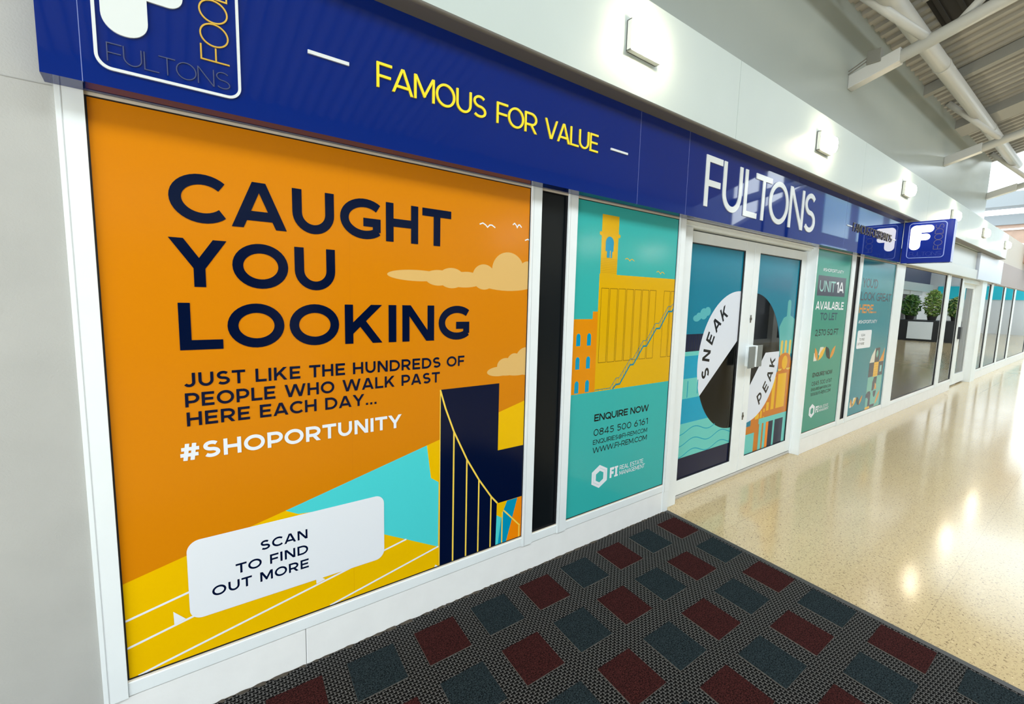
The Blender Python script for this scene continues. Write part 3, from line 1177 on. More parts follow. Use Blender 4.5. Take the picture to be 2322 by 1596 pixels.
class DoorArt(Art):
    """pieces given in the measuring frame of the door drawing; clipped outside / inside a disc"""

    def __init__(self, rect, cx, cz, r):
        super().__init__(lambda u, v, d: (kx(u), .0962 - d, kz(v)), rect)
        self.c = (cx, cz, r)

    def outside(self, x0, x1, z0, z1, m, layer=1):
        """rectangle minus the disc, sliced in thin columns"""
        cx, cz, r = self.c
        n = 150
        r -= .003
        for i in range(n):
            xa, xb = x0 + (x1 - x0) * i / n, x0 + (x1 - x0) * (i + 1) / n
            ha = sqrt(max(r * r - (xa - cx) ** 2, 0))
            hb = sqrt(max(r * r - (xb - cx) ** 2, 0))
            if ha == 0 and hb == 0:
                self.poly([(xa, z0), (xb, z0), (xb, z1), (xa, z1)], m, layer)
                continue
            self.poly([(xa, max(z0, min(z1, cz + ha))), (xb, max(z0, min(z1, cz + hb))), (xb, z1), (xa, z1)], m, layer)
            self.poly([(xa, z0), (xb, z0), (xb, min(z1, max(z0, cz - hb))), (xa, min(z1, max(z0, cz - ha)))], m, layer)

    def half(self, pts, fn, m, layer=2):
        p = list(pts)
        n = len(p)
        out = []
        for i in range(n):
            A1, B1 = p[i], p[(i + 1) % n]
            fa, fb = fn(*A1), fn(*B1)
            if fa >= 0:
                out.append(A1)
            if (fa >= 0) != (fb >= 0):
                t = fa / (fa - fb)
                out.append((A1[0] + t * (B1[0] - A1[0]), A1[1] + t * (B1[1] - A1[1])))
        self.poly(out, m, layer)


# left leaf drawing
RLd = (3.349, 4.249, .190, 2.073)
d = DoorArt(RLd, 4.240, 1.115, .612)
d.outside(3.349, 4.249, 1.370, 2.073, SKY)
d.outside(3.349, 4.249, 1.232, 1.370, DNAVY)
d.outside(3.349, 4.249, 1.197, 1.232, PALE)
d.outside(3.349, 4.249, 1.015, 1.197, DBLUE)
d.outside(3.349, 4.249, .853, 1.015, PALE)
d.outside(3.349, 4.249, .650, .853, DBLUE)
d.outside(3.349, 4.249, .365, .650, PALE)
d.rect(3.349, 4.249, .190, .365, DNAVY2, 1)
for i in range(9):
    xx = 3.375 + i * .034
    if xx < 3.66:
        d.rect(xx, xx + .004, 1.236, 1.366, vinyl('door_navy_line', 14, 30, 74), 2)
for xx in (3.367, 3.508, 3.652):
    if xx < 3.66:
        d.rect(xx - .006, xx + .006, .86 if xx < 3.6 else .88, .995, WAVE, 2)
for e_ in (ell(3.57, 1.495, .05, .026), ell(3.60, 1.51, .04, .03), ell(3.67, 1.53, .055, .045), ell(3.725, 1.55, .045, .036)):
    d.poly([p for p in e_ if (p[0] - 4.24) ** 2 + (p[1] - 1.115) ** 2 > .613 ** 2], CLOUDT, 2)


def wavepts(zoff, x0, x1, slope=0.0):
    return [(x0 + (x1 - x0) * i / 60, zoff + .024 * sin(2 * pi * ((x0 + (x1 - x0) * i / 60) - 3.54) / .43) + slope * i) for i in range(61)]


d.line(wavepts(.583, 3.349, 3.965), .008, WAVE, 2)
d.line(wavepts(.487, 3.349, 4.249), .008, WAVE, 2)
d.line(wavepts(.393, 3.349, 4.249), .008, WAVE, 2)
disc = [p for p in ell(4.240, 1.115, .612, .612, 0, 360, 96)]
d.half(clip_rect(disc, RLd), lambda x, z: (z - .851) - (x - 3.684) * (1.279 - .851) / (4.223 - 3.684), WBAND, 2)
d.arctext('SNEAK', 4.240, 1.115, .492, (189, 171.5, 154.5, 138, 121.5), .112, .2, INK, 3, True, .92)
d.build('door_graphic', LL, label='seaside drawing with a white SNEAK arc')

# right leaf drawing
RRd = (4.509, 5.399, .190, 2.074)
d = DoorArt(RRd, 4.488, 1.113, .608)
d.outside(4.509, 5.399, .46, 2.074, SKY)
d.rect(4.509, 5.399, .190, .465, RUST, 1)
DOME = vinyl('door_dome', 92, 178, 176)
xd0 = 5.098


def out_of_disc(pts):
    return [p for p in pts if (p[0] - 4.488) ** 2 + (p[1] - 1.113) ** 2 >= .6085 ** 2]


d.poly([(5.100, 1.12), (5.399, 1.12), (5.399, 1.44)] + [(5.399 - .01 * i, 1.47 + .004 * i) for i in range(8)] + [(5.25, 1.52), (5.13, 1.49), (5.05, 1.40), (5.08, 1.27)], DOME, 2)
d.poly([(5.195, 1.50), (5.278, 1.50), (5.272, 1.64)] + ell(5.233, 1.64, .038, .03, 0, 180, 10) + [(5.195, 1.62)], DOME, 2)
for x0 in (5.118, 5.208, 5.305):
    d.poly([(x0, 1.10), (x0 + .048, 1.10), (x0 + .048, 1.245)] + ell(x0 + .024, 1.245, .024, .02, 0, 180, 8), PALEY, 3)
d.poly([(5.100, .95), (5.399, .95), (5.399, 1.02)] + ell(5.23, 1.05, .15, .085, 0, 180, 16) + [(5.098, 1.05)], RUST, 4)
d.poly(ell(5.240, 1.035, .062, .072), MUST, 5)
d.poly(ell(5.335, .975, .05, .02, 180, 360, 10), PALEY, 5)
d.poly(ell(5.14, .975, .045, .02, 180, 360, 10), PALEY, 5)
# facade: columns between rust uprights
for i in range(48):
    xa, xb = 4.62 + .77 * i / 48, 4.62 + .77 * (i + 1) / 48
    zc = min(.95, 1.113 - sqrt(max(.6085 ** 2 - (xa - 4.488) ** 2, 0))) if xa < 5.0965 else .95
    zc2 = min(.95, 1.113 - sqrt(max(.6085 ** 2 - (xb - 4.488) ** 2, 0))) if xb < 5.0965 else .95
    if zc > .46 or zc2 > .46:
        d.poly([(xa, .46), (xb, .46), (xb, zc2), (xa, zc)], RUST, 2)
for x0, x1, z1 in ((5.121, 5.310, .925), (5.010, 5.078, .90), (4.916, 4.970, .655), (4.86, 4.89, .6), (4.80, 4.835, .585), (4.70, 4.775, .56)):
    n = 10
    for i in range(n):
        xa, xb = x0 + (x1 - x0) * i / n, x0 + (x1 - x0) * (i + 1) / n
        def zt_(xx):
            return min(z1, 1.113 - sqrt(max(.6085 ** 2 - (xx - 4.488) ** 2, 0))) if xx < 5.0965 else z1
        zlo = .572 if x0 > 4.9 else .512
        if zt_(xa) > zlo:
            d.poly([(xa, zlo), (xb, zlo), (xb, max(zlo, zt_(xb))), (xa, zt_(xa))], MUST, 3)
d.rect(4.85, 5.399, .52, .565, RUST, 4)
d.poly([(4.780, .455), (5.399, .455), (5.399, .508), (4.780, .508)], PALE, 5)
for x0, x1, m in ((4.80, 4.855, PALE), (4.89, 4.94, PALE), (4.945, 4.995, ORANGE2), (4.995, 5.092, DNAVY2), (5.092, 5.132, PALE), (5.132, 5.318, DNAVY2), (5.318, 5.399, PALE)):
    d.rect(x0, x1, .19, .456, m, 5)
d.rect(4.509, 4.705, .19, .385, PALE, 5)
discR = clip_rect(ell(4.488, 1.113, .608, .608, 0, 360, 96), RRd)
slope = (1.150 - .829) / (4.796 - 4.507)
d.half([p for p in clip_rect(discR, (4.5, 5.2, 0, 1.157))], lambda x, z: -((z - .829) - (x - 4.507) * slope), WBAND, 6)
d.arctext('PEAK', 4.488, 1.113, .478, (-55.5, -38.5, -23, -7), .112, .2, INK, 7, False, .92)
d.build('door_graphic', RL, label='palace drawing with a white PEAK arc')

# handles and locks
HGREY = mat('handle_shade_grey', rgb(122, 128, 126), .4)  # shade on the aluminium plates put into this grey; lit flanges stay white
xm = kx(4.40)
for lf, x0, x1, yb, z0, z1 in ((LL, xm - .125, xm - .012, -0.005, kz(1.052), kz(1.245)), (RL, xm + .012, xm + .125, -0.005, kz(1.057), kz(1.252))):
    q = MB()
    if lf is LL:
        q.box(x0, x1, yb, yb + .01, z0, z1, HGREY)
        q.box(x1 - .01, x1, yb + .01, .081, z0 + .004, z1 - .004, WHITE_AL)
    else:
        q.box(x0 + .012, x1, yb, yb + .01, z0, z1, HGREY)
        q.box(x0 + .004, x0 + .014, yb, .081, z0, z1, WHITE_AL)
    q.build('handle', lf, bevel=.004, label='square metal pull handle')
LOCK = mat('lock_metal', rgb(120, 116, 108), .35, metal=.7)
for z in (kz(.59), kz(1.485)):
    q = MB()
    q.tube((xm + .018, .0795, z), (xm + .018, .074, z), .016, LOCK, 16)
    q.box(xm + .015, xm + .021, .0725, .0745, z - .009, z + .009, GASKET)
    q.box(xm + .008, xm + .028, .0765, .0805, z - .035, z + .035, LOCK)
    q.build('lock', RL)

# ------------------------------------------------------------------ shop interior seen through the clear part of the doors
b = MB()
b.box(-0.066, 8.6, 0.13, 7.0, -0.1, 0.0, mat('brown_shop_floor', rgb(110, 92, 66), .35, noise=.1, nscale=3))
b.build('floor_shop', kind='structure')
b = MB()
DW = mat('dark_shop_wall', rgb(58, 56, 52), .8)
b.box(-0.066, 8.7, 6.9, 7.1, 0, 2.9, DW)
b.box(-0.166, -0.066, 0.36, 7.1, 0, 2.9, DW)
b.box(8.6, 8.7, 0.14, 7.1, 0, 2.9, DW)
b.build('wall_shop', kind='structure')
b = MB()
b.box(-0.066, 8.7, 0.14, 7.1, 2.72, 2.77, mat('shop_ceiling', rgb(120, 118, 112), .8))
b.build('ceiling_shop', kind='structure')
st = empty('display_stand', (7.24, 1.93, 0), label='dark single-leg stand on the brown floor behind the door glass', cat='stand')
SB = mat('black_stand_metal', (0.012, 0.012, 0.014), .4)
q = MB()
q.tube((7.24, 1.93, 0), (7.24, 1.93, .025), .2, SB, 24)
q.build('base', st)
q = MB()
pp = [(7.24, 1.93, .02), (7.25, 1.93, .18), (7.24, 1.93, .32), (7.19, 1.93, .45), (7.12, 1.93, .55)]
for p0, p1 in zip(pp, pp[1:]):
    q.tube(p0, p1, .045, SB, 12)
q.build('pole', st, smooth=True)
q = MB()
q.box(7.05, 7.5, 1.78, 2.1, .40, .62, SB)
q.build('head', st, bevel=.02)
ct = empty('counter_unit', (7.9, 4.2, 0), label='grey counter unit at the back of the empty shop', cat='counter')
q = MB()
q.box(6.2, 8.4, 4.0, 4.6, 0, .9, mat('grey_counter', rgb(120, 120, 116), .5))
q.build('carcass', ct, bevel=.01)
q = MB()
q.box(6.15, 8.45, 3.95, 4.65, .9, .94, mat('dark_worktop', rgb(60, 58, 56), .3))
q.build('worktop', ct, bevel=.006)

# ------------------------------------------------------------------ navy fascia sign
sg = empty('shop_sign', (4.0, -0.05, 2.217), label='long glossy navy fascia sign with yellow and white raised lettering above the windows', cat='sign')
FZ0, FZ1, FY = 2.217, 2.7655, -0.1
jx = [-0.085, 0.006, 2.560, 3.085, 6.040, 8.10]
for x0, x1 in zip(jx, jx[1:]):
    q = MB()
    q.box(x0 + .0008, x1 - .0008, FY, -0.016, FZ0, FZ1, NAVYGLOSS)
    q.build('sign_panel', sg)
for x in jx[1:-1]:
    q = MB()
    q.box(x - .0009, x + .0009, FY - .0004, FY + .01, FZ0, FZ1, mat('pale_joint', rgb(120, 134, 190), .4))
    q.build('panel_joint', sg)
YL = mat('yellow_letter', rgb(255, 226, 0), .35)
YLS = mat('yellow_letter_edge', rgb(215, 150, 0), .4)
a = Art(front(FY))
for wd_, xa, xb in (('FAMOUS', .893, 1.421), ('FOR', 1.482, 1.732), ('VALUE', 1.787, 2.185)):
    a.text(wd_, xa, xb, 2.4455, .0965, .105, YL, t=.006, sp=.1)
a.build('lettering', sg, label='yellow raised lettering FAMOUS FOR VALUE')
WL = mat('white_letter', rgb(225, 230, 230), .12)
for x0, x1, z0, z1 in ((.633, .783, 2.4895, 2.502), (2.295, 2.445, 2.4855, 2.497), (6.081, 6.225, 2.476, 2.486), (7.672, 7.806, 2.476, 2.486)):
    q = MB()
    q.box(x0, x1, FY - .006, FY, z0, z1, WL)
    q.build('dash', sg)
a = Art(front(FY))
for c, x0, x1 in (('F', 3.300, 3.520), ('U', 3.540, 3.818), ('L', 3.860, 4.078), ('T', 4.034, 4.312), ('O', 4.279, 4.642), ('N', 4.664, 4.964), ('S', 4.985, 5.235)):
    cap = .3535
    w = .122
    sx = (x1 - x0) / cap / WID[c]
    a.glyphs([([(x0 + p[0] * cap, 2.306 + p[1] * cap) for p in qd], si) for qd, si in glyph(c, w, sx)], WL, t=.006)
a.build('lettering', sg, label='large white raised shop name')
a = Art(front(FY))
a.text('FAMOUS FOR BRANDS', 6.265, 7.63, 2.436,   .0925, .09, mat('backlit_dark_letter', rgb(92, 84, 62), .3, metal=.5), t=.007, sp=.1)  # dark back-lit and reflecting look put into the letter colour
a.build('lettering', sg, label='raised lettering FAMOUS FOR BRANDS, coloured dark as if back-lit')


def capsule(x0, x1, z0, z1, r, corners):
    p = []
    n = 10
    for (cx, cz, a0, on) in ((x1 - r, z1 - r, 0, corners[0]), (x0 + r, z1 - r, 90, corners[1]), (x0 + r, z0 + r, 180, corners[2]), (x1 - r, z0 + r, 270, corners[3])):
        if on:
            p += [(cx + r * cos(radians(a0 + 90 * i / n)), cz + r * sin(radians(a0 + 90 * i / n))) for i in range(n + 1)]
        else:
            p.append((x1 if a0 in (0, 270) else x0, z1 if a0 in (0, 90) else z0))
    return p


def roundel(mp, par, x0, mF, mFr, mG, mN, t=.006):
    """rounded square frame, big rounded F, name along the bottom, FOODS up the side; x0 = left of the frame"""
    z0, z1, x1 = 2.265, 2.715, x0 + .377
    a = Art(mp)
    ring = rrect(x0 + .004, x1 - .004, z0 + .004, z1 - .004, .036, 10)
    for qd in stroke_quads(ring, .0085, True):
        a.raised(qd, mFr, t)
    a.build('logo_border', par, label='white rounded border')
    a = Art(mp)
    fx = x0 + .02
    a.raised(capsule(fx, fx + .111, 2.371, 2.682, .053, (0, 1, 1, 1)), mF, t)
    a.raised(capsule(fx + .05, fx + .232, 2.588, 2.682, .046, (1, 0, 0, 1)), mF, t)
    a.raised(capsule(fx + .05, fx + .203, 2.491, 2.572, .040, (1, 0, 0, 1)), mF, t)
    a.build('logo_letter', par, label='white rounded letter F')
    a = Art(mp)
    a.text('FULTONS', x0 + .028, x0 + .345, 2.291, .0525, .05, mN, t=.003, sp=.1)
    a.build('lettering', par, label='thin outlined name')
    a = Art(mp)
    a.text('FOODS', 2.368, 2.682, x0 + .346, .082, .055, mG, t=.004, sp=.06, vert=True)
    a.build('lettering', par, label='thin gold upright lettering')


THIN = mat('thin_steel_letter', rgb(84, 92, 124), .3, metal=.3)
roundel(front(FY), sg, 0.036, mat('white_logo', rgb(222, 228, 226), .4), WL, mat('gold_letter', rgb(214, 172, 60), .35, metal=.3), THIN)

# projecting sign
ps = empty('projecting_sign', (8.18, -0.36, 2.2), label='square navy projecting sign with a glowing white letter F at the end of the fascia', cat='sign')
q = MB()
q.box(8.105, 8.235, -0.602, -0.104, 2.203, 2.735, SIGNBLUE)
q.build('sign_box', ps, bevel=.006)
side = lambda u, v, d_: (8.105 - d_, -u, v)
GLOWW = mat('lit_white_acrylic', (0.9, 0.9, 0.9), .3, emit=(1, 1, 1), estr=1.6)
roundel(side, ps, 0.158, GLOWW, mat('pale_blue_line', rgb(150, 170, 235), .3), mat('dull_gold_letter', rgb(110, 105, 120), .3), mat('dull_blue_letter', rgb(44, 72, 170), .3))

# blank fascia of the next shop
bf = empty('blank_sign', (12, -0.03, 2.23), label='blank white fascia panel over the next shop beyond the projecting sign', cat='sign')
q = MB()
SGW = mat('blank_sign_white', rgb(206, 212, 210), .35)
q.box(8.25, 13.5, -0.04, -0.016, 2.42, 2.765, SGW)
q.build('sign_panel', bf)
q = MB()
q.box(8.25, 13.5, -0.075, -0.016, 2.225, 2.417, SGW)
q.build('lower_panel', bf, bevel=.01)
q = MB()
q.box(13.53, 16.35, -0.09, -0.016, 2.235, 2.765, mat('bluish_white_panel', rgb(208, 216, 232), .3))
q.build('end_panel', bf, label='bluish white end panel')

# ------------------------------------------------------------------ wall lamps
LAMPG = mat('warm_lamp_glass', (1, .95, .85), .3, emit=(1.0, 0.86, 0.62), estr=70)
LAMPF = mat('lamp_frame_white', rgb(228, 230, 224), .4)


def make_lamp(x, lab, grp, sgn=1, y=-0.2):
    r = empty('wall_lamp', (x, y, 3.056), label=lab, cat='lamp', group=grp)
    q = MB()
    yo = -.035
    w, h = .132, .081
    for bx in ((-w, -w + .008, -h, h), (w - .008, w, -h, h), (-w, w, -h, -h + .008), (-w, w, h - .008, h)):
        q.box(x + bx[0], x + bx[1], y + yo, y, 3.056 + bx[2], 3.056 + bx[3], LAMPF)
    q.box(x - w, x + w, y - .008, y, 3.056 - h, 3.056 + h, LAMPF)
    q.build('housing', r, bevel=.002)
    q = MB()
    n = 16
    for i in range(n):
        ta, tb = pi * i / n, pi * (i + 1) / n
        za, zb_ = 3.056 - .068 * cos(ta), 3.056 - .068 * cos(tb)
        ya, yb = y - .012 - .075 * max(sin(ta), 0) ** .28, y - .012 - .075 * max(sin(tb), 0) ** .28
        q.face([(x - .11, ya, za), (x + .11, ya, za), (x + .11, yb, zb_), (x - .11, yb, zb_)], LAMPG)
    for s in (-1, 1):
        pts = [(x + s * .11, y - .012 - .075 * max(sin(pi * i / n), 0) ** .28, 3.056 - .068 * cos(pi * i / n)) for i in range(n + 1)]
        q.face(pts if s > 0 else pts[::-1], LAMPG)
    q.build('diffuser', r, smooth=False)
    return r


def copy_tree(o, loc, lab):
    r = o.copy()
    COL.objects.link(r)
    r.location = loc
    r['label'] = lab
    for ch in o.children:
        c = ch.copy()
        COL.objects.link(c)
        c.parent = r
        for g in ch.children:
            e_ = g.copy()
            COL.objects.link(e_)
            e_.parent = c
    return r


labs = ['lit square wall lamp nearest the viewer, above the end of the yellow lettering', 'lit square wall lamp above the large white shop name, second along the bulkhead',
        'lit square wall lamp above the dark back-lit lettering, third along the bulkhead', 'lit square wall lamp just behind the top of the projecting sign',
        'lit square wall lamp above the blank white fascia beyond the projecting sign', 'lit square wall lamp farthest along the bulkhead, at its end']
lamp0 = make_lamp(2.40, labs[0], 'square lamps along the white bulkhead')
for i in range(1, 6):
    copy_tree(lamp0, (2.40 + 2.58 * i, -0.2, 3.056), labs[i])

# ------------------------------------------------------------------ entrance mat


def mat_rubber():
    m = bpy.data.materials.new('woven_rubber_mat')
    m.use_nodes = True
    nt = m.node_tree
    b_ = nt.nodes['Principled BSDF']
    N, Lk = nt.nodes.new, nt.links.new
    tc = N('ShaderNodeTexCoord')
    sp = N('ShaderNodeSeparateXYZ')
    Lk(tc.outputs['Object'], sp.inputs[0])

    def math_(op, a_, b2=None):
        n_ = N('ShaderNodeMath')
        n_.operation = op
        for i, v in enumerate((a_, b2)):
            if v is None:
                continue
            if isinstance(v, (int, float)):
                n_.inputs[i].default_value = v
            else:
                Lk(v, n_.inputs[i])
        return n_.outputs[0]
    u = math_('ADD', math_('MULTIPLY', sp.outputs[0], .78), math_('MULTIPLY', sp.outputs[1], .62))
    v = math_('SUBTRACT', math_('MULTIPLY', sp.outputs[0], .62), math_('MULTIPLY', sp.outputs[1], .78))
    P = 0.0185
    su = math_('MULTIPLY', u, 2 * pi / P)
    sv = math_('MULTIPLY', v, 2 * pi / P)
    # two families of wavy ridges
    f1 = math_('ABSOLUTE', math_('SINE', math_('ADD', math_('MULTIPLY', sv, .5), math_('MULTIPLY', math_('SINE', su), .75))))
    f2 = math_('ABSOLUTE', math_('SINE', math_('ADD', math_('MULTIPLY', su, .5), math_('MULTIPLY', math_('SINE', math_('ADD', sv, 1.57)), .75))))

    def ridge(f):
        r_ = N('ShaderNodeMapRange')
        r_.interpolation_type = 'SMOOTHSTEP'
        r_.inputs['From Min'].default_value = 0.06
        r_.inputs['From Max'].default_value = 0.34
        r_.inputs['To Min'].default_value = 1
        r_.inputs['To Max'].default_value = 0
        Lk(f, r_.inputs['Value'])
        return r_.outputs['Result']
    hgt = math_('MAXIMUM', ridge(f1), math_('MULTIPLY', ridge(f2), .8))
    mx = N('ShaderNodeMix'); mx.data_type = 'RGBA'
    mx.inputs['A'].default_value = (0.003, 0.003, 0.003, 1)
    mx.inputs['B'].default_value = (*rgb(136, 134, 132), 1)
    Lk(hgt, mx.inputs['Factor'])
    Lk(mx.outputs['Result'], b_.inputs['Base Color'])
    bp = N('ShaderNodeBump')
    bp.inputs['Strength'].default_value = .8
    bp.inputs['Distance'].default_value = .004
    Lk(hgt, bp.inputs['Height'])
    Lk(bp.outputs['Normal'], b_.inputs['Normal'])
    b_.inputs['Roughness'].default_value = .8
    b_.inputs['Specular IOR Level'].default_value = .06
    return m


def carpet(name, c0, c1):
    m = bpy.data.materials.new(name)
    m.use_nodes = True
    nt = m.node_tree
    b_ = nt.nodes['Principled BSDF']
    tc = nt.nodes.new('ShaderNodeTexCoord')
    n1 = nt.nodes.new('ShaderNodeTexNoise')
    n1.inputs['Scale'].default_value = 190
    n1.inputs['Detail'].default_value = 3
    nt.links.new(tc.outputs['Object'], n1.inputs['Vector'])
    r_ = nt.nodes.new('ShaderNodeValToRGB')
    r_.color_ramp.elements[0].position = .36
    r_.color_ramp.elements[0].color = (*c0, 1)
    r_.color_ramp.elements[1].position = .72
    r_.color_ramp.elements[1].color = (*c1, 1)
    nt.links.new(n1.outputs['Fac'], r_.inputs['Fac'])
    nt.links.new(r_.outputs['Color'], b_.inputs['Base Color'])
    bp = nt.nodes.new('ShaderNodeBump')
    bp.inputs['Strength'].default_value = .9
    bp.inputs['Distance'].default_value = .003
    nt.links.new(n1.outputs['Fac'], bp.inputs['Height'])
    nt.links.new(bp.outputs['Normal'], b_.inputs['Normal'])
    b_.inputs['Roughness'].default_value = .9
    b_.inputs['Specular IOR Level'].default_value = .05
    return m


SH = .126
mt = empty('entrance_mat', (1.3, -1.0, 0), label='black woven rubber entrance mat with red and blue carpet squares on the cream floor', cat='mat')


def shp(x, y):
    return x + SH * y


q = MB()
RUB = mat_rubber()
y0, y1, x0, x1, zt = -0.012, -2.32, -0.62, 3.243, .010
top = [(shp(x0, y1), y1, zt), (shp(x1, y1), y1, zt), (shp(x1, y0), y0, zt), (shp(x0, y0), y0, zt)]
bot = [(p[0], p[1], 0.0) for p in top]
q.face(top, RUB)
for i in range(4):
    j = (i + 1) % 4
    q.face([bot[i], bot[j], top[j], top[i]], RUB)
q.build('rubber_base', mt)
EDGE = mat('mat_edge_rubber', rgb(58, 58, 58), .6)
for xa, xb in ((x1 - .03, x1 + .004), (x0 - .004, x0 + .03)):
    q = MB()
    c4 = [(shp(xa, y1), y1), (shp(xb, y1), y1), (shp(xb, y0), y0), (shp(xa, y0), y0)]
    q.face([(p[0], p[1], zt + .0008) for p in c4], EDGE)
    for i in range(4):
        j = (i + 1) % 4
        q.face([(c4[i][0], c4[i][1], 0), (c4[j][0], c4[j][1], 0), (c4[j][0], c4[j][1], zt + .0008), (c4[i][0], c4[i][1], zt + .0008)], EDGE)
    q.build('edging', mt)
REDC = carpet('red_carpet_pile', rgb(16, 6, 7), rgb(80, 40, 38))
BLUC = carpet('blue_carpet_pile', rgb(6, 10, 14), rgb(54, 66, 70))
rows = [(-.114, -.336), (-.446, -.670), (-.778, -1.006), (-1.098, -1.324), (-1.428, -1.65), (-1.755, -1.98)]
protos = {}
for ri, (ya, yb) in enumerate(rows):
    for ci in range(-3, 8):
        xx = .748 + .3185 * ci
        if xx < x0 + .06:
            continue
        red = (ci + ri) % 2 == 1
        if red not in protos:
            q = MB()
            m_ = REDC if red else BLUC
            wx, wy, hh = .214, .222, .006
            c4 = [(shp(0, -wy), -wy), (shp(wx, -wy), -wy), (wx, 0), (0, 0)]
            q.face([(p[0], p[1], hh) for p in c4], m_)
            RIM = mat('mat_rim', rgb(96, 92, 86), .6)
            for i in range(4):
                j = (i + 1) % 4
                q.face([(c4[i][0], c4[i][1], 0), (c4[j][0], c4[j][1], 0), (c4[j][0], c4[j][1], hh), (c4[i][0], c4[i][1], hh)], RIM)
            o = q.build('carpet_square', None)
            o.parent = mt
            protos[red] = o
        else:
            o = protos[red].copy()
            COL.objects.link(o)
            o.parent = mt
        o.location = (shp(xx, ya) - mt.location.x, ya - mt.location.y, zt - .002)
        o['label'] = 'dark red carpet square' if red else 'blue grey carpet square'

# ------------------------------------------------------------------ next shop: entrance, column, back wall behind the glass
d2 = empty('door_2', (13.6, .1, 0), kind='structure')
for g0, g1, l0, l1, nm in ((12.95, 13.33, 12.78, 13.42, 'door_leaf'), (13.6, 14.45, 13.43, 14.6, 'door_leaf')):
    lf = empty(nm, (0, 0, 0))
    lf.parent = d2
    lf.location = ((l0 + l1) / 2 - 13.6, 0, 0)
    q = MB()
    q.box(l0, g0, .08, .125, .03, 2.15, WHITE_AL)
    q.box(g1, l1, .08, .125, .03, 2.15, WHITE_AL)
    q.box(g0, g1, .08, .125, 2.06, 2.15, WHITE_AL)
    q.box(g0, g1, .08, .125, .03, .24, WHITE_AL)
    q.build('leaf_frame', lf)
    q = MB()
    q.box(g0, g1, .096, .104, .24, 2.06, GLASS_SHOP)
    q.build('glass', lf)
q = MB()
q.box(12.78, 14.62, .02, .16, 2.15, 2.24, WHITE_AL)
q.build('door_head', d2)
q = MB()
q.box(14.6, 15.1, -0.03, .2, 0, 2.24, WHITE_AL)
q.build('door_jamb', d2)
q = MB()
q.box(13.36, 13.5, .03, .08, 1.0, 1.25, mat('dark_handle', rgb(60, 62, 66), .4))
q.build('handle', d2)
b = MB()
GB = mat('dim_shop_back', rgb(128, 130, 130), .8, noise=.1, nscale=1)
b.box(8.72, 24, 1.6, 1.75, 0, 2.9, GB)
b.box(8.72, 24, 0.13, 1.75, -0.1, 0.0, mat('next_shop_floor', rgb(150, 146, 138), .4))
b.box(8.72, 24, 0.16, 1.75, 2.6, 2.75, GB)
b.build('wall_next_shop', kind='structure')
b = MB()
b.box(15.66, 24, 0.0, .3, 2.78, 3.5, mat('beige_wall', rgb(196, 190, 180), .6))
b.box(16.37, 24, -0.03, .14, 2.225, 2.78, mat('dull_pink_grey', rgb(168, 158, 156), .6))
b.build('wall_far', kind='structure')
# upper storey of the building across the far opening
fb = MB()
GR = mat('far_grey_metal', rgb(128, 134, 138), .5)
BK = mat('far_brick', rgb(166, 140, 124), .8, noise=.12, nscale=6)
fb.box(20, 20.6, -0.6, 7, 4.62, 5.02, GR)
fb.box(20.3, 20.9, -0.6, 7, 4.12, 4.42, GR)
fb.box(20.35, 21, -0.6, 7, 3.0, 4.12, BK)
fb.box(20.30, 20.36, -0.6, 7, 3.96, 4.01, WHITE_AL)
fb.box(20.30, 20.36, -0.6, 7, 3.52, 3.56, WHITE_AL)
fb.build('wall_across', kind='structure')

# ------------------------------------------------------------------ opposite side of the mall (seen as reflections)
b = MB()
PIER = mat('opposite_pier', rgb(206, 208, 204), .5)
b.box(-5.2, 46, -7.4, -6.8, 2.77, 3.3, WALLWHITE)
b.box(-5.2, 14.2, -7.4, -7.0, 3.3, 4.75, mat('opposite_upper_wall', rgb(96, 102, 118), .5))
b.box(14.2, 16.3, -7.4, -7.0, 3.3, 9.6, mat('opposite_upper_wall'))
for i in range(15):
    x = -4.5 + i * 3.2
    b.box(x, x + .45, -7.3, -6.9, 0, 2.77, PIER)
b.build('wall_opposite', kind='structure')
b = MB()
SHD = [(44, 52, 66), (70, 66, 72), (36, 44, 60), (90, 96, 104)]
for i in range(15):
    x = -4.05 + i * 3.2
    b.box(x, x + 2.75, -7.2, -7.1, .15, 2.5, mat('opposite_glass_%d' % (i % 4), rgb(*SHD[i % 4]), .1))
    b.box(x, x + 2.75, -7.15, -6.95, 2.5, 2.77, PIER)
    b.box(x, x + 2.75, -7.15, -6.95, 0, .15, PIER)
b.build('window_14', kind='structure')
b = MB()
MUL = mat('dark_mullion', rgb(70, 78, 92), .5)
for x, w_ in ((16.3, .25), (18.7, .2), (20.7, .34)):
    b.box(x, x + w_, -7.2, -7.0, 3.3, 9.5, MUL)
b.box(16.3, 24, -7.2, -7.05, 9.4, 9.7, MUL)
b.tube((16.3, -6.85, 5.05), (23.5, -6.85, 7.2), .15, MUL, 14)
b.tube((20.8, -6.85, 6.3), (19.0, -6.85, 8.4), .1, MUL, 14)
b.build('window_15', kind='structure')
b = MB()
DWL = mat('dark_blue_cladding', rgb(64, 72, 98), .5)
PGL = mat('pale_blue_glazing', rgb(150, 184, 204), .2)
pts = [(16.3, 3.3), (46, 3.3), (46, 9.6), (26.5, 9.6), (23.6, 7.1), (16.3, 4.1)]
b.face([(x, -7.0, z) for x, z in pts], DWL)
b.face([(x, -7.3, z) for x, z in pts[::-1]], DWL)
for i in range(6):
    (xa, za), (xb, zb_) = pts[i], pts[(i + 1) % 6]
    b.face([(xa, -7.0, za), (xa, -7.3, za), (xb, -7.3, zb_), (xb, -7.0, zb_)], DWL)
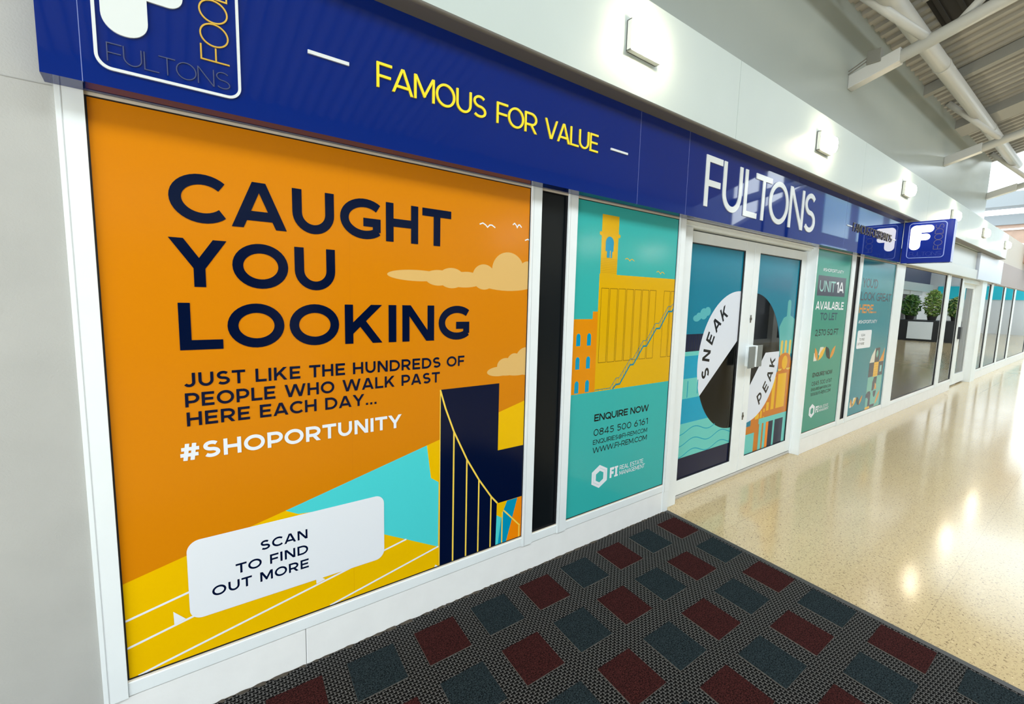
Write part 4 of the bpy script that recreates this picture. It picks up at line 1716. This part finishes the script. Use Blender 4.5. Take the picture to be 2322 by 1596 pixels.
for x0, x1, z0, z1 in ((24.4, 27.6, 4.9, 7.0), (28.8, 32.6, 4.9, 7.0), (33.8, 38.5, 4.9, 7.0), (24.4, 27.6, 3.6, 4.4), (29, 38, 3.6, 4.4), (19.5, 23.0, 3.5, 4.2)):
    b.box(x0, x1, -7.0, -6.97, z0, z1, PGL)
b.build('wall_cladding', kind='structure')
for i, x in enumerate((6.8, 9.4, 12.0)):
    r = empty('wall_lamp', (x, -6.8, 3.056), label=['lit square lamp on the opposite bulkhead, near the ridge of the roof', 'lit square lamp on the opposite bulkhead, middle of three',
                                                    'lit square lamp on the opposite bulkhead, before the tall glazing'][i], cat='lamp', group='lamps on the opposite bulkhead')
    q = MB()
    q.box(x - .132, x + .132, -6.8, -6.765, 2.975, 3.137, LAMPF)
    q.build('housing', r)
    q = MB()
    q.box(x - .11, x + .11, -6.765, -6.71, 2.99, 3.122, LAMPG)
    q.build('diffuser', r)
b = MB()
b.box(30, 46, -7.0, 0.3, 8.2, 8.4, STEELW)
for i in range(5):
    b.box(30 + i * 3.1, 30.2 + i * 3.1, -7.0, 0.3, 7.9, 8.2, STEELW)
b.build('sky_block_far', kind='structure')  # unseen roof added to keep sky light off the far floor
b = MB()
b.box(45.52, 46, -9, 3, 0, 4.5, mat('end_wall_paint', rgb(214, 218, 220), .6))
b.build('wall_end', kind='structure')
tb = MB()
tb.box(45.4, 45.515, -6.5, -0.5, 2.3, 3.2, mat('turquoise_sign', rgb(30, 196, 216), .4))
tb.build('shop_board', label='turquoise shop board on the far end wall of the mall', cat='sign')
rb = MB()
rb.box(19.5, 23.5, -6.9, -6.80, 2.25, 2.72, mat('red_board', rgb(196, 60, 60), .4))
rb.build('shop_board', label='red shop board on the opposite side of the mall', cat='sign')

# planter kiosk
kk = empty('planter_kiosk', (30.6, -3.9, 0), label='dark planter kiosk with a white board standing in the mall, reflected in glass', cat='kiosk')
q = MB()
q.box(30.2, 32.4, -5.4, -2.6, 0, 1.02, mat('kiosk_dark', rgb(40, 42, 44), .5))
q.build('body', kk)
q = MB()
q.box(30.15, 30.2, -4.6, -3.65, .1, .95, WHITE_AL)
q.build('board', kk, label='white board')
q = MB()
q.box(30.15, 30.2, -3.4, -3.2, .2, .9, mat('kiosk_teal', rgb(110, 190, 200), .5))
q.build('board', kk, label='narrow teal board')
LEAFS = [mat('leaf_green_%d' % i, c, .55) for i, c in enumerate((rgb(52, 98, 44), rgb(104, 142, 62), rgb(150, 168, 90)))]
for i, (y, h, r_) in enumerate(((-4.75, 1.1, .42), (-3.88, 1.35, .40), (-3.00, 1.0, .38))):
    p_ = empty('potted_shrub', (31.0, y, 1.02), label=['bushy green shrub at the left end of the kiosk top', 'tall green shrub in the middle of the kiosk top', 'pale green shrub at the right end of the kiosk top'][i], cat='plant')
    q = MB()
    q.tube((31.0, y, 1.02), (31.0, y, 1.24), .16, mat('dark_pot', rgb(50, 46, 44), .6), 14, .2)
    q.build('pot', p_)
    q = MB()
    for k in range(800):
        th, ph = random.uniform(0, 2 * pi), random.uniform(-1, 1)
        rr = r_ * random.uniform(.35, 1)
        c = Vector((31.0 + rr * cos(th) * sqrt(1 - ph * ph), y + rr * sin(th) * sqrt(1 - ph * ph), 1.16 + h / 2 + ph * h / 2))
        a1 = Vector((random.uniform(-1, 1), random.uniform(-1, 1), random.uniform(-.5, .8))).normalized() * .1
        b1 = a1.orthogonal().normalized() * .035
        q.face([c - a1, c + b1, c + a1, c - b1], LEAFS[(i + random.randint(0, 1)) % 3])
    q.build('foliage', p_)
